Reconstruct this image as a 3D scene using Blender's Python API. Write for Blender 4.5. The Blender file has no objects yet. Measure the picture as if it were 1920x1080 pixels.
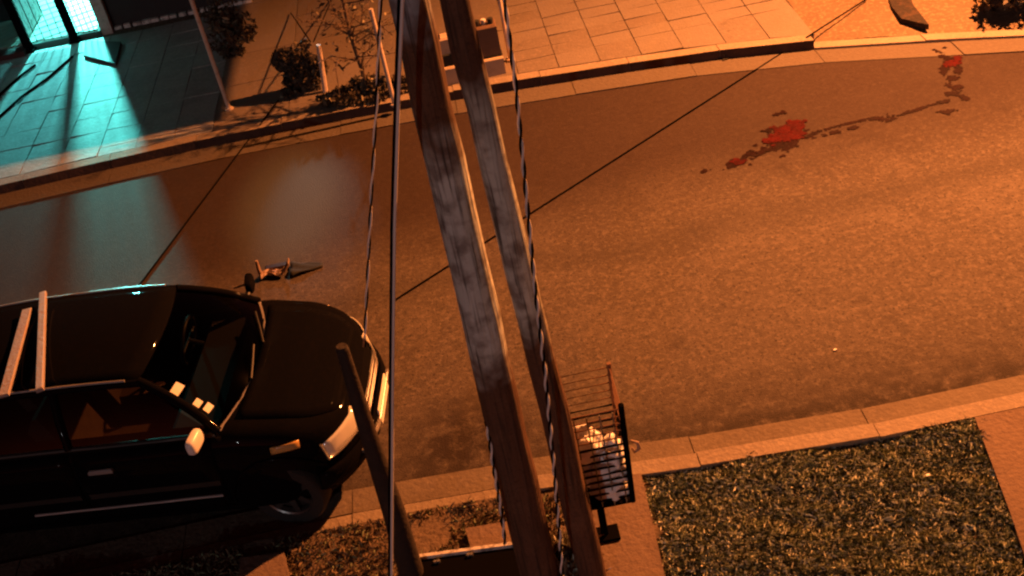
import bpy, bmesh, math, random
import numpy as np
from mathutils import Vector, Matrix
random.seed(7); RNG = np.random.default_rng(7)
R = math.radians
S = bpy.context.scene
COL = S.collection

# ------------------------------------------------------------------ camera, light, exposure
CAM_H, PITCH, ROLL, FPX = 5.75, 36.0, 11.6, 2150.0
cam_data = bpy.data.cameras.new('camera')
cam_data.sensor_width = 36.0
cam_data.lens = 36.0 * FPX / 1920.0
cam_data.clip_end = 2000.0
cam = bpy.data.objects.new('camera', cam_data); COL.objects.link(cam)
p_, r_ = R(PITCH), R(ROLL)
FWD = Vector((0, math.cos(p_), -math.sin(p_)))
rt0 = Vector((1, 0, 0)); up0 = Vector((0, math.sin(p_), math.cos(p_)))
RT = rt0 * math.cos(r_) - up0 * math.sin(r_)
UP = up0 * math.cos(r_) + rt0 * math.sin(r_)
mw = Matrix((RT, UP, -FWD)).transposed().to_4x4(); mw.translation = (0, 0, CAM_H)
cam.matrix_world = mw
S.camera = cam

world = bpy.data.worlds.new('World'); S.world = world; world.use_nodes = True
wn = world.node_tree.nodes; wl = world.node_tree.links
bg = wn['Background']; bg.inputs['Strength'].default_value = 0.016
sky = wn.new('ShaderNodeTexSky'); sky.sky_type = 'NISHITA'; sky.sun_disc = False
sky.sun_elevation = R(15.0); sky.sun_rotation = R(198)
tint = wn.new('ShaderNodeMix'); tint.data_type = 'RGBA'; tint.blend_type = 'MULTIPLY'; tint.inputs['Factor'].default_value = 1.0
tint.inputs['B'].default_value = (1.0, .17, .11, 1)          # night sky reddened by town light
wl.new(sky.outputs['Color'], tint.inputs['A']); wl.new(tint.outputs['Result'], bg.inputs['Color'])
front_fill = bpy.data.lights.new('moon', 'SUN'); front_fill.energy = 0.21; front_fill.angle = R(0.5); front_fill.color = (0.93, 0.98, 1.0)  # weak fill added for white light from the camera-side house
mo = bpy.data.objects.new('moon', front_fill); COL.objects.link(mo); mo.rotation_euler = (R(75), 0, R(-18))

LAMP = Vector((7.0, 11.8, 7.0))        # sodium street lamp beyond the right edge
PORCH = Vector((-5.7, 18.55, 2.45))    # cool lamp in the house porch
LAMP_W, PORCH_W = 23000.0, 6600.0
LAMP_AIM = Vector((2.3, 8.2, 0))
S.view_settings.view_transform = 'Standard'; S.view_settings.look = 'None'
S.view_settings.exposure = 0.0; S.view_settings.gamma = 1.0; S.view_settings.use_curve_mapping = False
S.render.engine = 'CYCLES'
try:
    S.cycles.use_denoising = True
    S.cycles.pixel_filter_type = 'BLACKMAN_HARRIS'; S.cycles.filter_width = 2.3
    S.cycles.sample_clamp_indirect = 4.0
    S.cycles.max_bounces = 8; S.cycles.transparent_max_bounces = 12
except Exception: pass

# ------------------------------------------------------------------ helpers
def ray(x, y): return FWD + RT * ((x - 960) / FPX) - UP * ((y - 540) / FPX)
def at(x, y, z=0.0):
    d = ray(x, y); t = (z - CAM_H) / d.z
    return Vector((d.x * t, d.y * t, z))
def at_depth(x, y, Y):
    d = ray(x, y); t = Y / d.y
    return Vector((d.x * t, Y, CAM_H + d.z * t))

class MB:
    """collects faces for one mesh object"""
    def __init__(s): s.v = []; s.f = []; s.mi = []
    def add(s, vs, fs, mi=0):
        b = len(s.v); s.v += [tuple(v) for v in vs]
        for f in fs: s.f.append(tuple(b + i for i in f)); s.mi.append(mi)
    def box(s, lo, hi, rot=None, mi=0, bev=0.0):
        x0, y0, z0 = lo; x1, y1, z1 = hi
        if bev:
            b = bev
            vs = []
            for z, i in ((z0, 0), (z1 - b, 0), (z1, b)):
                vs += [(x0 + i, y0 + i, z), (x1 - i, y0 + i, z), (x1 - i, y1 - i, z), (x0 + i, y1 - i, z)]
            fs = [(3, 2, 1, 0), (8, 9, 10, 11)]
            for k in (0, 4):
                for j in range(4): fs.append((k + j, k + (j + 1) % 4, k + 4 + (j + 1) % 4, k + 4 + j))
        else:
            vs = [(x0, y0, z0), (x1, y0, z0), (x1, y1, z0), (x0, y1, z0), (x0, y0, z1), (x1, y0, z1), (x1, y1, z1), (x0, y1, z1)]
            fs = [(3, 2, 1, 0), (4, 5, 6, 7), (0, 1, 5, 4), (1, 2, 6, 5), (2, 3, 7, 6), (3, 0, 4, 7)]
        if rot is not None: vs = [rot @ Vector(v) for v in vs]
        s.add(vs, fs, mi)
    def tube(s, pts, rad, n=8, mi=0, caps=True):
        pts = [Vector(p) for p in pts]; m = len(pts)
        rads = rad if isinstance(rad, (list, tuple)) else [rad] * m
        rings = []; prev = None
        for i, p in enumerate(pts):
            t = (pts[min(i + 1, m - 1)] - pts[max(i - 1, 0)]).normalized()
            if prev is None:
                a = Vector((0, 0, 1)) if abs(t.z) < .9 else Vector((1, 0, 0))
                u = t.cross(a).normalized()
            else:
                u = (prev - t * prev.dot(t)).normalized()
            prev = u; w = t.cross(u)
            rings.append([p + (u * math.cos(2 * math.pi * k / n) + w * math.sin(2 * math.pi * k / n)) * rads[i] for k in range(n)])
        vs = [v for r in rings for v in r]; fs = []
        for i in range(m - 1):
            for k in range(n): fs.append((i * n + k, i * n + (k + 1) % n, (i + 1) * n + (k + 1) % n, (i + 1) * n + k))
        if caps: fs.append(tuple(range(n))[::-1]); fs.append(tuple((m - 1) * n + k for k in range(n)))
        s.add(vs, fs, mi)
    def grid(s, fn, us, vs_, mi=0):
        nu, nv = len(us), len(vs_)
        s.add([fn(u, v) for u in us for v in vs_], [(i * nv + j, i * nv + j + 1, (i + 1) * nv + j + 1, (i + 1) * nv + j) for i in range(nu - 1) for j in range(nv - 1)], mi)
    def poly(s, pts, mi=0): s.add(pts, [tuple(range(len(pts)))], mi)
    def prism(s, pts, z0, z1, mi=0):
        n = len(pts)
        s.add([(p[0], p[1], z0) for p in pts] + [(p[0], p[1], z1) for p in pts],
              [tuple(range(n))[::-1], tuple(range(n, 2 * n))] + [(i, (i + 1) % n, n + (i + 1) % n, n + i) for i in range(n)], mi)
    def build(s, name, mats, parent=None, smooth=None, origin=None, data_only=False):
        me = bpy.data.meshes.new(name)
        vs = s.v if origin is None else [tuple(Vector(v) - Vector(origin)) for v in s.v]
        me.from_pydata(vs, [], s.f)
        for m in (mats if isinstance(mats, (list, tuple)) else [mats]): me.materials.append(m)
        me.polygons.foreach_set('material_index', s.mi)
        bm = bmesh.new(); bm.from_mesh(me); bmesh.ops.recalc_face_normals(bm, faces=bm.faces); bm.to_mesh(me); bm.free()
        if smooth is not None:
            me.polygons.foreach_set('use_smooth', [True] * len(me.polygons))
            try: me.set_sharp_from_angle(angle=R(smooth))
            except Exception: pass
        me.update()
        if data_only: return me
        return link(name, me, parent, origin)

def link(name, me, parent=None, origin=None):
    o = bpy.data.objects.new(name, me); COL.objects.link(o)
    if parent is not None: o.parent = parent
    if origin is not None: o.location = origin
    return o
def empty(name, loc=(0, 0, 0), rz=0.0):
    o = bpy.data.objects.new(name, None); COL.objects.link(o); o.location = loc; o.rotation_euler.z = rz
    o.empty_display_size = .2
    return o
def tag(o, label=None, cat=None, group=None, kind=None):
    if label: o['label'] = label
    if cat: o['category'] = cat
    if group: o['group'] = group
    if kind: o['kind'] = kind
    return o
def struct(o): o['kind'] = 'structure'; return o

# ------------------------------------------------------------------ materials
def mat(name, col, rough=.7, metal=0.0, noise=None, bump=None, spec=.5, coat=0.0, speck=None):
    """noise = list of (scale, colour, low, high); bump = (scale, strength)"""
    m = bpy.data.materials.new(name); m.use_nodes = True
    n, l = m.node_tree.nodes, m.node_tree.links
    b = n['Principled BSDF']
    b.inputs['Roughness'].default_value = rough; b.inputs['Metallic'].default_value = metal
    b.inputs['Specular IOR Level'].default_value = spec
    if coat: b.inputs['Coat Weight'].default_value = coat; b.inputs['Coat Roughness'].default_value = .04
    tc = n.new('ShaderNodeTexCoord')
    geo = n.new('ShaderNodeNewGeometry')
    rgb = n.new('ShaderNodeRGB'); rgb.outputs[0].default_value = (*col, 1); cur = rgb.outputs[0]
    for sc, c2, lo, hi in (noise or []):
        t = n.new('ShaderNodeTexNoise'); t.inputs['Scale'].default_value = sc; t.inputs['Detail'].default_value = 6; t.inputs['Roughness'].default_value = .65
        l.new(geo.outputs['Position'], t.inputs['Vector'])
        rp = n.new('ShaderNodeMapRange'); rp.inputs['From Min'].default_value = lo; rp.inputs['From Max'].default_value = hi
        l.new(t.outputs['Fac'], rp.inputs['Value'])
        mx = n.new('ShaderNodeMix'); mx.data_type = 'RGBA'; l.new(rp.outputs['Result'], mx.inputs['Factor'])
        l.new(cur, mx.inputs['A']); mx.inputs['B'].default_value = (*c2, 1); cur = mx.outputs['Result']
    l.new(cur, b.inputs['Base Color'])
    if bump:
        t = n.new('ShaderNodeTexNoise'); t.inputs['Scale'].default_value = bump[0]; t.inputs['Detail'].default_value = 5
        l.new(geo.outputs['Position'], t.inputs['Vector'])
        bp = n.new('ShaderNodeBump'); bp.inputs['Strength'].default_value = bump[1]; bp.inputs['Distance'].default_value = .02
        l.new(t.outputs['Fac'], bp.inputs['Height']); l.new(bp.outputs['Normal'], b.inputs['Normal'])
    return m

def emat(name, col, strength):
    m = bpy.data.materials.new(name); m.use_nodes = True
    b = m.node_tree.nodes['Principled BSDF']; b.inputs['Base Color'].default_value = (*col, 1)
    b.inputs['Emission Color'].default_value = (*col, 1); b.inputs['Emission Strength'].default_value = strength
    return m

def glass_mat(name, tint, gloss=.12):
    m = bpy.data.materials.new(name); m.use_nodes = True
    n, l = m.node_tree.nodes, m.node_tree.links
    n.remove(n['Principled BSDF']); out = n['Material Output']
    tr = n.new('ShaderNodeBsdfTransparent'); tr.inputs['Color'].default_value = (*tint, 1)
    gl = n.new('ShaderNodeBsdfGlossy'); gl.inputs['Roughness'].default_value = .03
    fr = n.new('ShaderNodeFresnel'); fr.inputs['IOR'].default_value = 1.32
    mx = n.new('ShaderNodeMixShader'); l.new(fr.outputs[0], mx.inputs[0]); l.new(tr.outputs[0], mx.inputs[1]); l.new(gl.outputs[0], mx.inputs[2])
    l.new(mx.outputs[0], out.inputs['Surface'])
    return m

def asphalt_mat():
    m = mat('asphalt', (.072, .056, .045), .82, noise=[(.35, (.055, .041, .031), .45, .75), (1.6, (.095, .076, .062), .5, .75), (7, (.05, .04, .033), .48, .7), (17, (.115, .092, .074), .50, .66), (30, (.14, .112, .09), .56, .68), (36, (.016, .012, .010), .55, .66), (2.1, (.035, .026, .021), .60, .74), (5.5, (.03, .022, .018), .66, .74)], bump=(75, .4), spec=.2)
    n, l = m.node_tree.nodes, m.node_tree.links
    b = n['Principled BSDF']; src = b.inputs['Base Color'].links[0].from_socket
    geo = n.new('ShaderNodeNewGeometry'); sep = n.new('ShaderNodeSeparateXYZ'); l.new(geo.outputs['Position'], sep.inputs[0])
    # dirt gathered along the near gutter, broken up by noise
    mr = n.new('ShaderNodeMapRange'); mr.inputs['From Min'].default_value = 6.55; mr.inputs['From Max'].default_value = 5.7; l.new(sep.outputs['Y'], mr.inputs['Value'])
    pw = n.new('ShaderNodeMath'); pw.operation = 'POWER'; pw.inputs[1].default_value = 1.7; l.new(mr.outputs[0], pw.inputs[0])
    t = n.new('ShaderNodeTexNoise'); t.inputs['Scale'].default_value = 7.5; t.inputs['Detail'].default_value = 12; t.inputs['Roughness'].default_value = .78; l.new(geo.outputs['Position'], t.inputs['Vector'])
    mr2 = n.new('ShaderNodeMapRange'); mr2.inputs['From Min'].default_value = .38; mr2.inputs['From Max'].default_value = .54; l.new(t.outputs['Fac'], mr2.inputs['Value'])
    mu = n.new('ShaderNodeMath'); mu.operation = 'MULTIPLY'; mu.use_clamp = True; l.new(pw.outputs[0], mu.inputs[0]); l.new(mr2.outputs[0], mu.inputs[1])
    mx = n.new('ShaderNodeMix'); mx.data_type = 'RGBA'; l.new(mu.outputs[0], mx.inputs['Factor']); l.new(src, mx.inputs['A']); mx.inputs['B'].default_value = (.018, .012, .009, 1)
    # worn wheel track: a slightly darker band along the lane
    w = n.new('ShaderNodeMapRange'); w.interpolation_type = 'SMOOTHSTEP'; w.inputs['From Min'].default_value = .32; w.inputs['From Max'].default_value = 0.0
    tn = n.new('ShaderNodeTexNoise'); tn.inputs['Scale'].default_value = .7; l.new(geo.outputs['Position'], tn.inputs['Vector'])
    ad = n.new('ShaderNodeMath'); ad.operation = 'MULTIPLY_ADD'; ad.inputs[1].default_value = .5; l.new(tn.outputs['Fac'], ad.inputs[0]); l.new(sep.outputs['Y'], ad.inputs[2])
    sb = n.new('ShaderNodeMath'); sb.operation = 'SUBTRACT'; l.new(ad.outputs[0], sb.inputs[0]); sb.inputs[1].default_value = 8.45
    ab = n.new('ShaderNodeMath'); ab.operation = 'ABSOLUTE'; l.new(sb.outputs[0], ab.inputs[0]); l.new(ab.outputs[0], w.inputs['Value'])
    sc = n.new('ShaderNodeMath'); sc.operation = 'MULTIPLY'; sc.inputs[1].default_value = .4; l.new(w.outputs[0], sc.inputs[0])
    mx2 = n.new('ShaderNodeMix'); mx2.data_type = 'RGBA'; l.new(sc.outputs[0], mx2.inputs['Factor']); l.new(mx.outputs['Result'], mx2.inputs['A']); mx2.inputs['B'].default_value = (.032, .024, .02, 1)
    # darker asphalt tone on the far lane, plus a cool light streak painted in
    fl = n.new('ShaderNodeMapRange'); fl.interpolation_type = 'SMOOTHSTEP'; fl.inputs['From Min'].default_value = 8.3; fl.inputs['From Max'].default_value = 9.9; fl.inputs['To Max'].default_value = .80; l.new(ad.outputs[0], fl.inputs['Value'])
    mxl = n.new('ShaderNodeMix'); mxl.data_type = 'RGBA'; l.new(fl.outputs[0], mxl.inputs['Factor']); l.new(mx2.outputs['Result'], mxl.inputs['A']); mxl.inputs['B'].default_value = (.018, .0085, .007, 1)
    mp = n.new('ShaderNodeMapping'); mp.inputs['Location'].default_value = (2.05, -10.1, 0); l.new(geo.outputs['Position'], mp.inputs['Vector'])
    ms = n.new('ShaderNodeVectorMath'); ms.operation = 'MULTIPLY'; ms.inputs[1].default_value = (1.35, .62, 0); l.new(mp.outputs[0], ms.inputs[0])
    ml = n.new('ShaderNodeVectorMath'); ml.operation = 'LENGTH'; l.new(ms.outputs[0], ml.inputs[0])
    mq = n.new('ShaderNodeMapRange'); mq.interpolation_type = 'SMOOTHSTEP'; mq.inputs['From Min'].default_value = 1.0; mq.inputs['From Max'].default_value = .35; mq.inputs['To Max'].default_value = .6; l.new(ml.outputs['Value'], mq.inputs['Value'])
    mxp = n.new('ShaderNodeMix'); mxp.data_type = 'RGBA'; l.new(mq.outputs[0], mxp.inputs['Factor']); l.new(mxl.outputs['Result'], mxp.inputs['A']); mxp.inputs['B'].default_value = (.062, .075, .085, 1); mx2 = mxp
    # stain on the road beside the pole
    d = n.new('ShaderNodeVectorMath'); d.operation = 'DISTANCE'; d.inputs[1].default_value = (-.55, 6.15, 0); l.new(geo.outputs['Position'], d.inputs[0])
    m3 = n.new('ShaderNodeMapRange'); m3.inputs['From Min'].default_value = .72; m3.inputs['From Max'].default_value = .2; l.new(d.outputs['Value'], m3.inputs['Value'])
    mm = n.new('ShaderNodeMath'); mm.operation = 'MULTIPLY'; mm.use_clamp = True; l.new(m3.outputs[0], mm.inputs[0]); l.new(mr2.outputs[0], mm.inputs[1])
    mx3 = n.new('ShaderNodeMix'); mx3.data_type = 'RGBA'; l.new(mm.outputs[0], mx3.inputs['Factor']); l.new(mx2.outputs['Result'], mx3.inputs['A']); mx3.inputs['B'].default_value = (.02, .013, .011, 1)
    l.new(mx3.outputs['Result'], b.inputs['Base Color'])
    return m

def pole_mat(name, light_bands):
    """dark timber with greyer weathered stretches between given heights"""
    m = mat(name, (.105, .05, .028), .85, noise=[(5, (.15, .075, .042), .5, .7), (60, (.05, .024, .014), .52, .7)], bump=(45, .5))
    n, l = m.node_tree.nodes, m.node_tree.links
    b = n['Principled BSDF']; cur = b.inputs['Base Color'].links[0].from_socket
    geo = n.new('ShaderNodeNewGeometry'); sep = n.new('ShaderNodeSeparateXYZ'); l.new(geo.outputs['Position'], sep.inputs[0])
    nz = n.new('ShaderNodeTexNoise'); nz.inputs['Scale'].default_value = 7; l.new(geo.outputs['Position'], nz.inputs['Vector'])
    for z0, z1, c in light_bands:
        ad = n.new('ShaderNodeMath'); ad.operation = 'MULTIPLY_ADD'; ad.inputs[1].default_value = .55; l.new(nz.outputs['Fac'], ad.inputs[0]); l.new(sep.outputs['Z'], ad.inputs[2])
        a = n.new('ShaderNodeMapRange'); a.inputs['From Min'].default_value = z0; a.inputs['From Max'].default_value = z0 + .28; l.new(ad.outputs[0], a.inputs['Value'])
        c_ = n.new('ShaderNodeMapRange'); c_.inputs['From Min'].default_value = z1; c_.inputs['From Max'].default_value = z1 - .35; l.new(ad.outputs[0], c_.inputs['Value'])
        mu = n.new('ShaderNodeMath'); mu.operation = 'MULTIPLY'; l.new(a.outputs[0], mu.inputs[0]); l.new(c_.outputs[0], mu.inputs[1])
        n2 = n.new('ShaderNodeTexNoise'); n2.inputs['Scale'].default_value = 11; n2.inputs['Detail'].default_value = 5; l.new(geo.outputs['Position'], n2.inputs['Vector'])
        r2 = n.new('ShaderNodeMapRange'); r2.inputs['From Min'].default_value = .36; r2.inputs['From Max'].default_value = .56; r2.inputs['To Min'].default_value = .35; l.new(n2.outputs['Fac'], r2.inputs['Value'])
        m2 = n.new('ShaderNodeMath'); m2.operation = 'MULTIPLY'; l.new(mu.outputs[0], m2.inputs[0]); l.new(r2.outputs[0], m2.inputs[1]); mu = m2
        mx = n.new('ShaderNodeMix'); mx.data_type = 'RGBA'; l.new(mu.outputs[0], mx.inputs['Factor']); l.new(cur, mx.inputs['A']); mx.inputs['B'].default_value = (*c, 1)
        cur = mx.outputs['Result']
    gm = n.new('ShaderNodeMapping'); gm.inputs['Scale'].default_value = (55, 55, 2.2); l.new(geo.outputs['Position'], gm.inputs['Vector'])
    gt = n.new('ShaderNodeTexNoise'); gt.inputs['Scale'].default_value = 1; gt.inputs['Detail'].default_value = 6; l.new(gm.outputs[0], gt.inputs['Vector'])
    gr = n.new('ShaderNodeMapRange'); gr.inputs['From Min'].default_value = .52; gr.inputs['From Max'].default_value = .68; gr.inputs['To Max'].default_value = .8; l.new(gt.outputs['Fac'], gr.inputs['Value'])
    gx = n.new('ShaderNodeMix'); gx.data_type = 'RGBA'; l.new(gr.outputs[0], gx.inputs['Factor']); l.new(cur, gx.inputs['A']); gx.inputs['B'].default_value = (.03, .016, .010, 1)
    l.new(gx.outputs['Result'], b.inputs['Base Color'])
    bp = [q for q in n if q.type == 'BUMP'][0]; l.new(gt.outputs['Fac'], bp.inputs['Height']); bp.inputs['Strength'].default_value = .7
    return m

def stain_mat(name, c0, c1, cover):
    m = mat(name, c0, .6, spec=.08, noise=[(9, c1, .4, .65)], bump=(30, .3)); n, l = m.node_tree.nodes, m.node_tree.links
    b = n['Principled BSDF']; geo = n.new('ShaderNodeNewGeometry'); t = n.new('ShaderNodeTexNoise'); t.inputs['Scale'].default_value = 11; t.inputs['Detail'].default_value = 8; t.inputs['Roughness'].default_value = .7
    l.new(geo.outputs['Position'], t.inputs['Vector'])
    mr = n.new('ShaderNodeMapRange'); mr.inputs['From Min'].default_value = cover - .14; mr.inputs['From Max'].default_value = cover - .02; mr.inputs['To Min'].default_value = .42; l.new(t.outputs['Fac'], mr.inputs['Value'])
    l.new(mr.outputs[0], b.inputs['Alpha'])
    return m
M = {}
M['asphalt'] = asphalt_mat()
M['slab'] = mat('sidewalk_concrete', (.135, .11, .094), .85, noise=[(1.3, (.14, .112, .09), .45, .75), (14, (.165, .135, .112), .5, .75), (55, (.08, .06, .045), .58, .7), (7, (.09, .066, .05), .62, .74), (.8, (.13, .10, .08), .5, .7)], bump=(40, .4))
M['slab2'] = mat('sidewalk_concrete_worn', (.118, .094, .077), .85, noise=[(1.7, (.13, .1, .082), .45, .7), (16, (.175, .14, .115), .5, .75), (50, (.07, .05, .04), .57, .7), (6, (.08, .06, .045), .6, .72), (.9, (.12, .09, .072), .5, .7)], bump=(40, .4))
M['joint'] = mat('joint_dirt', (.11, .08, .06), .95, noise=[(20, (.05, .035, .028), .45, .6)])
M['house_tile'] = mat('house_front_paving', (.26, .25, .25), .7, noise=[(2.5, (.17, .165, .17), .45, .7), (22, (.34, .33, .33), .5, .75)], bump=(30, .4))
M['kerb'] = mat('kerb_concrete', (.20, .158, .12), .85, noise=[(2.2, (.16, .12, .09), .45, .7), (30, (.28, .22, .165), .52, .72)], bump=(30, .5))
M['gutter'] = mat('gutter_concrete', (.11, .083, .058), .85, noise=[(1.8, (.085, .062, .045), .45, .7), (26, (.15, .115, .085), .52, .72)], bump=(30, .5))
M['far_gutter'] = mat('far_gutter_concrete', (.075, .058, .043), .9, noise=[(2.2, (.07, .052, .04), .42, .7), (20, (.095, .074, .056), .5, .72), (40, (.04, .03, .024), .58, .72)], bump=(30, .5))
M['kerb_grime'] = mat('grimy_kerb_face', (.06, .03, .022), .95, noise=[(6, (.035, .018, .014), .4, .65)], bump=(25, .6))  # dark kerb colour that paints shade onto the road-facing side
M['soil'] = mat('verge_soil', (.105, .072, .05), .95, noise=[(4, (.06, .042, .03), .45, .65), (24, (.15, .105, .072), .5, .72), (60, (.03, .022, .017), .55, .7)], bump=(25, 1.0))
M['path'] = mat('bare_path', (.135, .09, .066), .92, noise=[(3, (.1, .065, .048), .45, .65), (28, (.17, .12, .09), .52, .72), (55, (.06, .04, .03), .6, .74)], bump=(30, .6))
M['ground'] = mat('ground_earth', (.09, .065, .048), .95, noise=[(2, (.06, .045, .034), .4, .7)])
M['dirt'] = mat('dirt_verge', (.10, .066, .04), .95, noise=[(3, (.12, .08, .05), .45, .65), (22, (.22, .15, .095), .5, .7)], bump=(20, .8))
M['bed'] = mat('bed_soil', (.012, .007, .005), .95, noise=[(12, (.04, .02, .012), .5, .65)], bump=(20, 1))  # darker ground colour for the strip at the pavement end
M['car'] = mat('black_car_paint', (.004, .004, .005), .5, spec=.0, coat=.1, noise=[(30, (.006, .005, .005), .5, .8)])
M['plastic'] = mat('dark_plastic', (.014, .013, .013), .5)
M['rubber'] = mat('rubber', (.012, .012, .012), .8)
M['alloy'] = mat('wheel_alloy', (.12, .125, .125), .35, .8)
M['chrome'] = mat('bright_trim', (.68, .66, .64), .25, .85)
M['satin'] = mat('grey_trim', (.30, .28, .28), .4, .3)
M['glass'] = glass_mat('car_glass', (.30, .30, .29))
M['pane'] = glass_mat('dusty_pane', (.62, .60, .62))
M['lens'] = mat('headlight_lens', (.85, .84, .76), .12, .35, coat=1)
M['amber'] = mat('indicator_lens', (.5, .3, .1), .2, coat=1)
M['seat'] = mat('seat_fabric', (.12, .07, .045), .9, noise=[(15, (.09, .05, .035), .4, .7)])
M['dash'] = mat('dashboard', (.03, .028, .026), .7)
M['white_mirror'] = mat('pale_mirror', (.72, .7, .68), .3)  # near mirror cap coloured pale to carry its white highlight
M['paper'] = mat('pale_paper', (.75, .73, .66), .6)
M['batten'] = mat('pale_batten', (.30, .25, .24), .7, noise=[(9, (.3, .2, .17), .5, .7)], bump=(40, .4))
M['pole1'] = pole_mat('pole_timber', [(2.18, 3.75, (.58, .63, .60)), (4.05, 6.9, (.50, .56, .62))])  # grey ranges put spilled light into the timber colour
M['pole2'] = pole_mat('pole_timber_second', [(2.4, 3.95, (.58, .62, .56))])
M['bar'] = mat('dark_post', (.018, .011, .008), .8, noise=[(14, (.035, .018, .012), .5, .7)], bump=(40, .4))
M['wire_dark'] = mat('dark_cable', (.005, .004, .004), .95, spec=0)
M['wire_pale'] = mat('pale_cable', (.85, .8, .76), .5)
M['black_iron'] = mat('black_iron', (.004, .0035, .0035), .8, spec=0)
M['steel'] = mat('steel_wire', (.36, .34, .31), .35, .7, noise=[(25, (.12, .08, .06), .52, .6)])
M['bag_white'] = mat('white_bag', (.88, .86, .84), .35, bump=(18, 1))
M['bag_black'] = mat('black_bag', (.014, .014, .015), .25, bump=(22, 1))
M['stain'] = stain_mat('red_stain_bright', (.046, .0005, .0007), (.020, .0005, .0006), .46)
M['stain_dark'] = stain_mat('red_stain_dry', (.011, .0015, .0015), (.007, .0015, .0015), .45)
M['leaf_dark'] = mat('dark_leaf', (.035, .026, .017), .7)
M['leaf_mid'] = mat('mid_leaf', (.085, .062, .036), .7)
M['leaf_pale'] = mat('pale_leaf', (.2, .17, .11), .7)
M['bark'] = mat('bark', (.07, .045, .03), .9, bump=(30, 1))
M['grass_dark'] = mat('grass_dark', (.022, .028, .016), .8)
M['grass_mid'] = mat('grass_mid', (.21, .25, .15), .8)
M['grass_pale'] = mat('grass_pale', (.75, .78, .66), .6)
M['dry_pale'] = mat('dry_grass', (.2, .145, .09), .85)
M['dry_dark'] = mat('dry_grass_dark', (.06, .04, .026), .85)
M['wall_dark'] = mat('dark_wall_paint', (.016, .014, .016), .8, noise=[(6, (.024, .02, .022), .5, .7)])
M['pinkish'] = mat('pinkish_post_paint', (.38, .25, .23), .7, noise=[(16, (.22, .14, .13), .5, .68)])
M['maroon'] = mat('maroon_step_tile', (.035, .009, .009), .7, noise=[(12, (.05, .012, .012), .5, .7)])
M['porch_tile'] = mat('porch_plank', (.66, .63, .52), .6, noise=[(6, (.5, .52, .48), .5, .7)])
M['porch_gap'] = mat('porch_gap', (.05, .06, .055), .9)
M['pale_edge'] = mat('pale_coping', (.55, .52, .5), .8, noise=[(14, (.25, .23, .22), .5, .58)])
M['pale_post'] = mat('pale_post', (.5, .4, .33), .6, noise=[(18, (.34, .25, .2), .5, .66)])
M['brown_box'] = mat('brown_box', (.10, .055, .035), .7, noise=[(10, (.08, .045, .03), .5, .7)])
M['plinth'] = mat('pale_plinth', (.38, .29, .21), .85, noise=[(12, (.28, .21, .15), .5, .7)])
M['roof_sheet'] = mat('canopy_sheet', (.2, .2, .2), .6)
M['lamp_body'] = mat('lamp_body', (.25, .25, .25), .5, .5)
M['sodium'] = emat('sodium_lens', (1, .42, .12), 6)
M['cool'] = emat('cool_lens', (.35, 1, .92), 6)
M['debris'] = mat('pale_debris', (.3, .21, .17), .6, noise=[(30, (.18, .11, .08), .5, .66)])
M['debris_red'] = mat('dark_red_debris', (.02, .006, .005), .5)
M['cloth'] = mat('black_rag', (.008, .008, .007), .9)

# ------------------------------------------------------------------ setting: ground, road, kerbs, pavements
def lerp_poly(pts, x):
    xs = [p[0] for p in pts]; ys = [p[1] for p in pts]
    return float(np.interp(x, xs, ys))
FAR = [(-40, 10.9), (-9, 11.35), (-5.37, 11.58), (-4.17, 11.65), (-2.96, 11.70), (-.83, 11.66), (.68, 11.53), (2.44, 11.34), (3.56, 11.10), (4.39, 10.87), (5.5, 10.42), (8, 9.7), (40, 6)]
NEAR = [(-40, 5.6), (-6, 5.85), (-1.48, 5.90), (-.36, 5.86), (.65, 5.76), (1.78, 5.69), (2.52, 5.66), (3.36, 5.68), (6, 5.8), (40, 6)]
far = lambda x: lerp_poly(FAR, x)
near = lambda x: lerp_poly(NEAR, x)
KH = .12
g = MB(); g.box((-160, -160, -.3), (160, 160, -.08)); struct(g.build('ground', M['ground']))
g = MB(); g.grid(lambda x, t: (x, near(x) * (1 - t) + far(x) * t, 0.0), [x * .5 for x in range(-40, 41)], [k / 16 for k in range(17)])
struct(g.build('road', M['asphalt']))

def runs(x0, x1, step):
    n = max(1, round((x1 - x0) / step)); return [(x0 + (x1 - x0) * i / n, x0 + (x1 - x0) * (i + 1) / n) for i in range(n)]
# far kerb: a body with separate kerb stones
fk = MB(); fk.grid(lambda x, t: (x, far(x) + .005 + .15 * t, KH - .03), [x * .5 for x in range(-40, 8)] + [3.69], [0, 1])
fk.grid(lambda x, t: (x, far(x) + .012, -.05 + (KH + .02) * t), [x * .5 for x in range(-40, 8)] + [3.69], [0, 1])
fko = struct(fk.build('far_kerb', M['joint']))
def kerb_stone(x0, x1, f, w0, w1, z0, z1, m, parent, name='kerb_stone', face_shade=False):
    b = MB(); gp = .0035; j = random.uniform(-.006, .006); jz = random.uniform(-.005, .005)
    b.prism([(x0 + gp, f(x0) + w0 + j), (x1 - gp, f(x1) + w0 + j), (x1 - gp, f(x1) + w1 + j), (x0 + gp, f(x0) + w1 + j)], z0, z1 + jz)
    o = b.build(name, [m, M['kerb_grime']], parent)
    if face_shade:
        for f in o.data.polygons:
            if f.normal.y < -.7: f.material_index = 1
    return o
for x0, x1 in runs(-8, 3.7, .95): kerb_stone(x0, x1, far, 0, .15, -.06, KH, M['kerb'], fko, face_shade=True)
for x0, x1 in runs(3.7, 8, 1.0):      # dropped, nearly flush kerb by the dirt entrance
    kerb_stone(x0, x1, far, 0, .15, -.06, .035, M['kerb'], fko)
for x0, x1 in runs(-8, 7.6, 1.3): kerb_stone(x0, x1, far, -.33, -.004, -.06, .010, M['far_gutter'], fko, 'gutter_slab')
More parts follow.
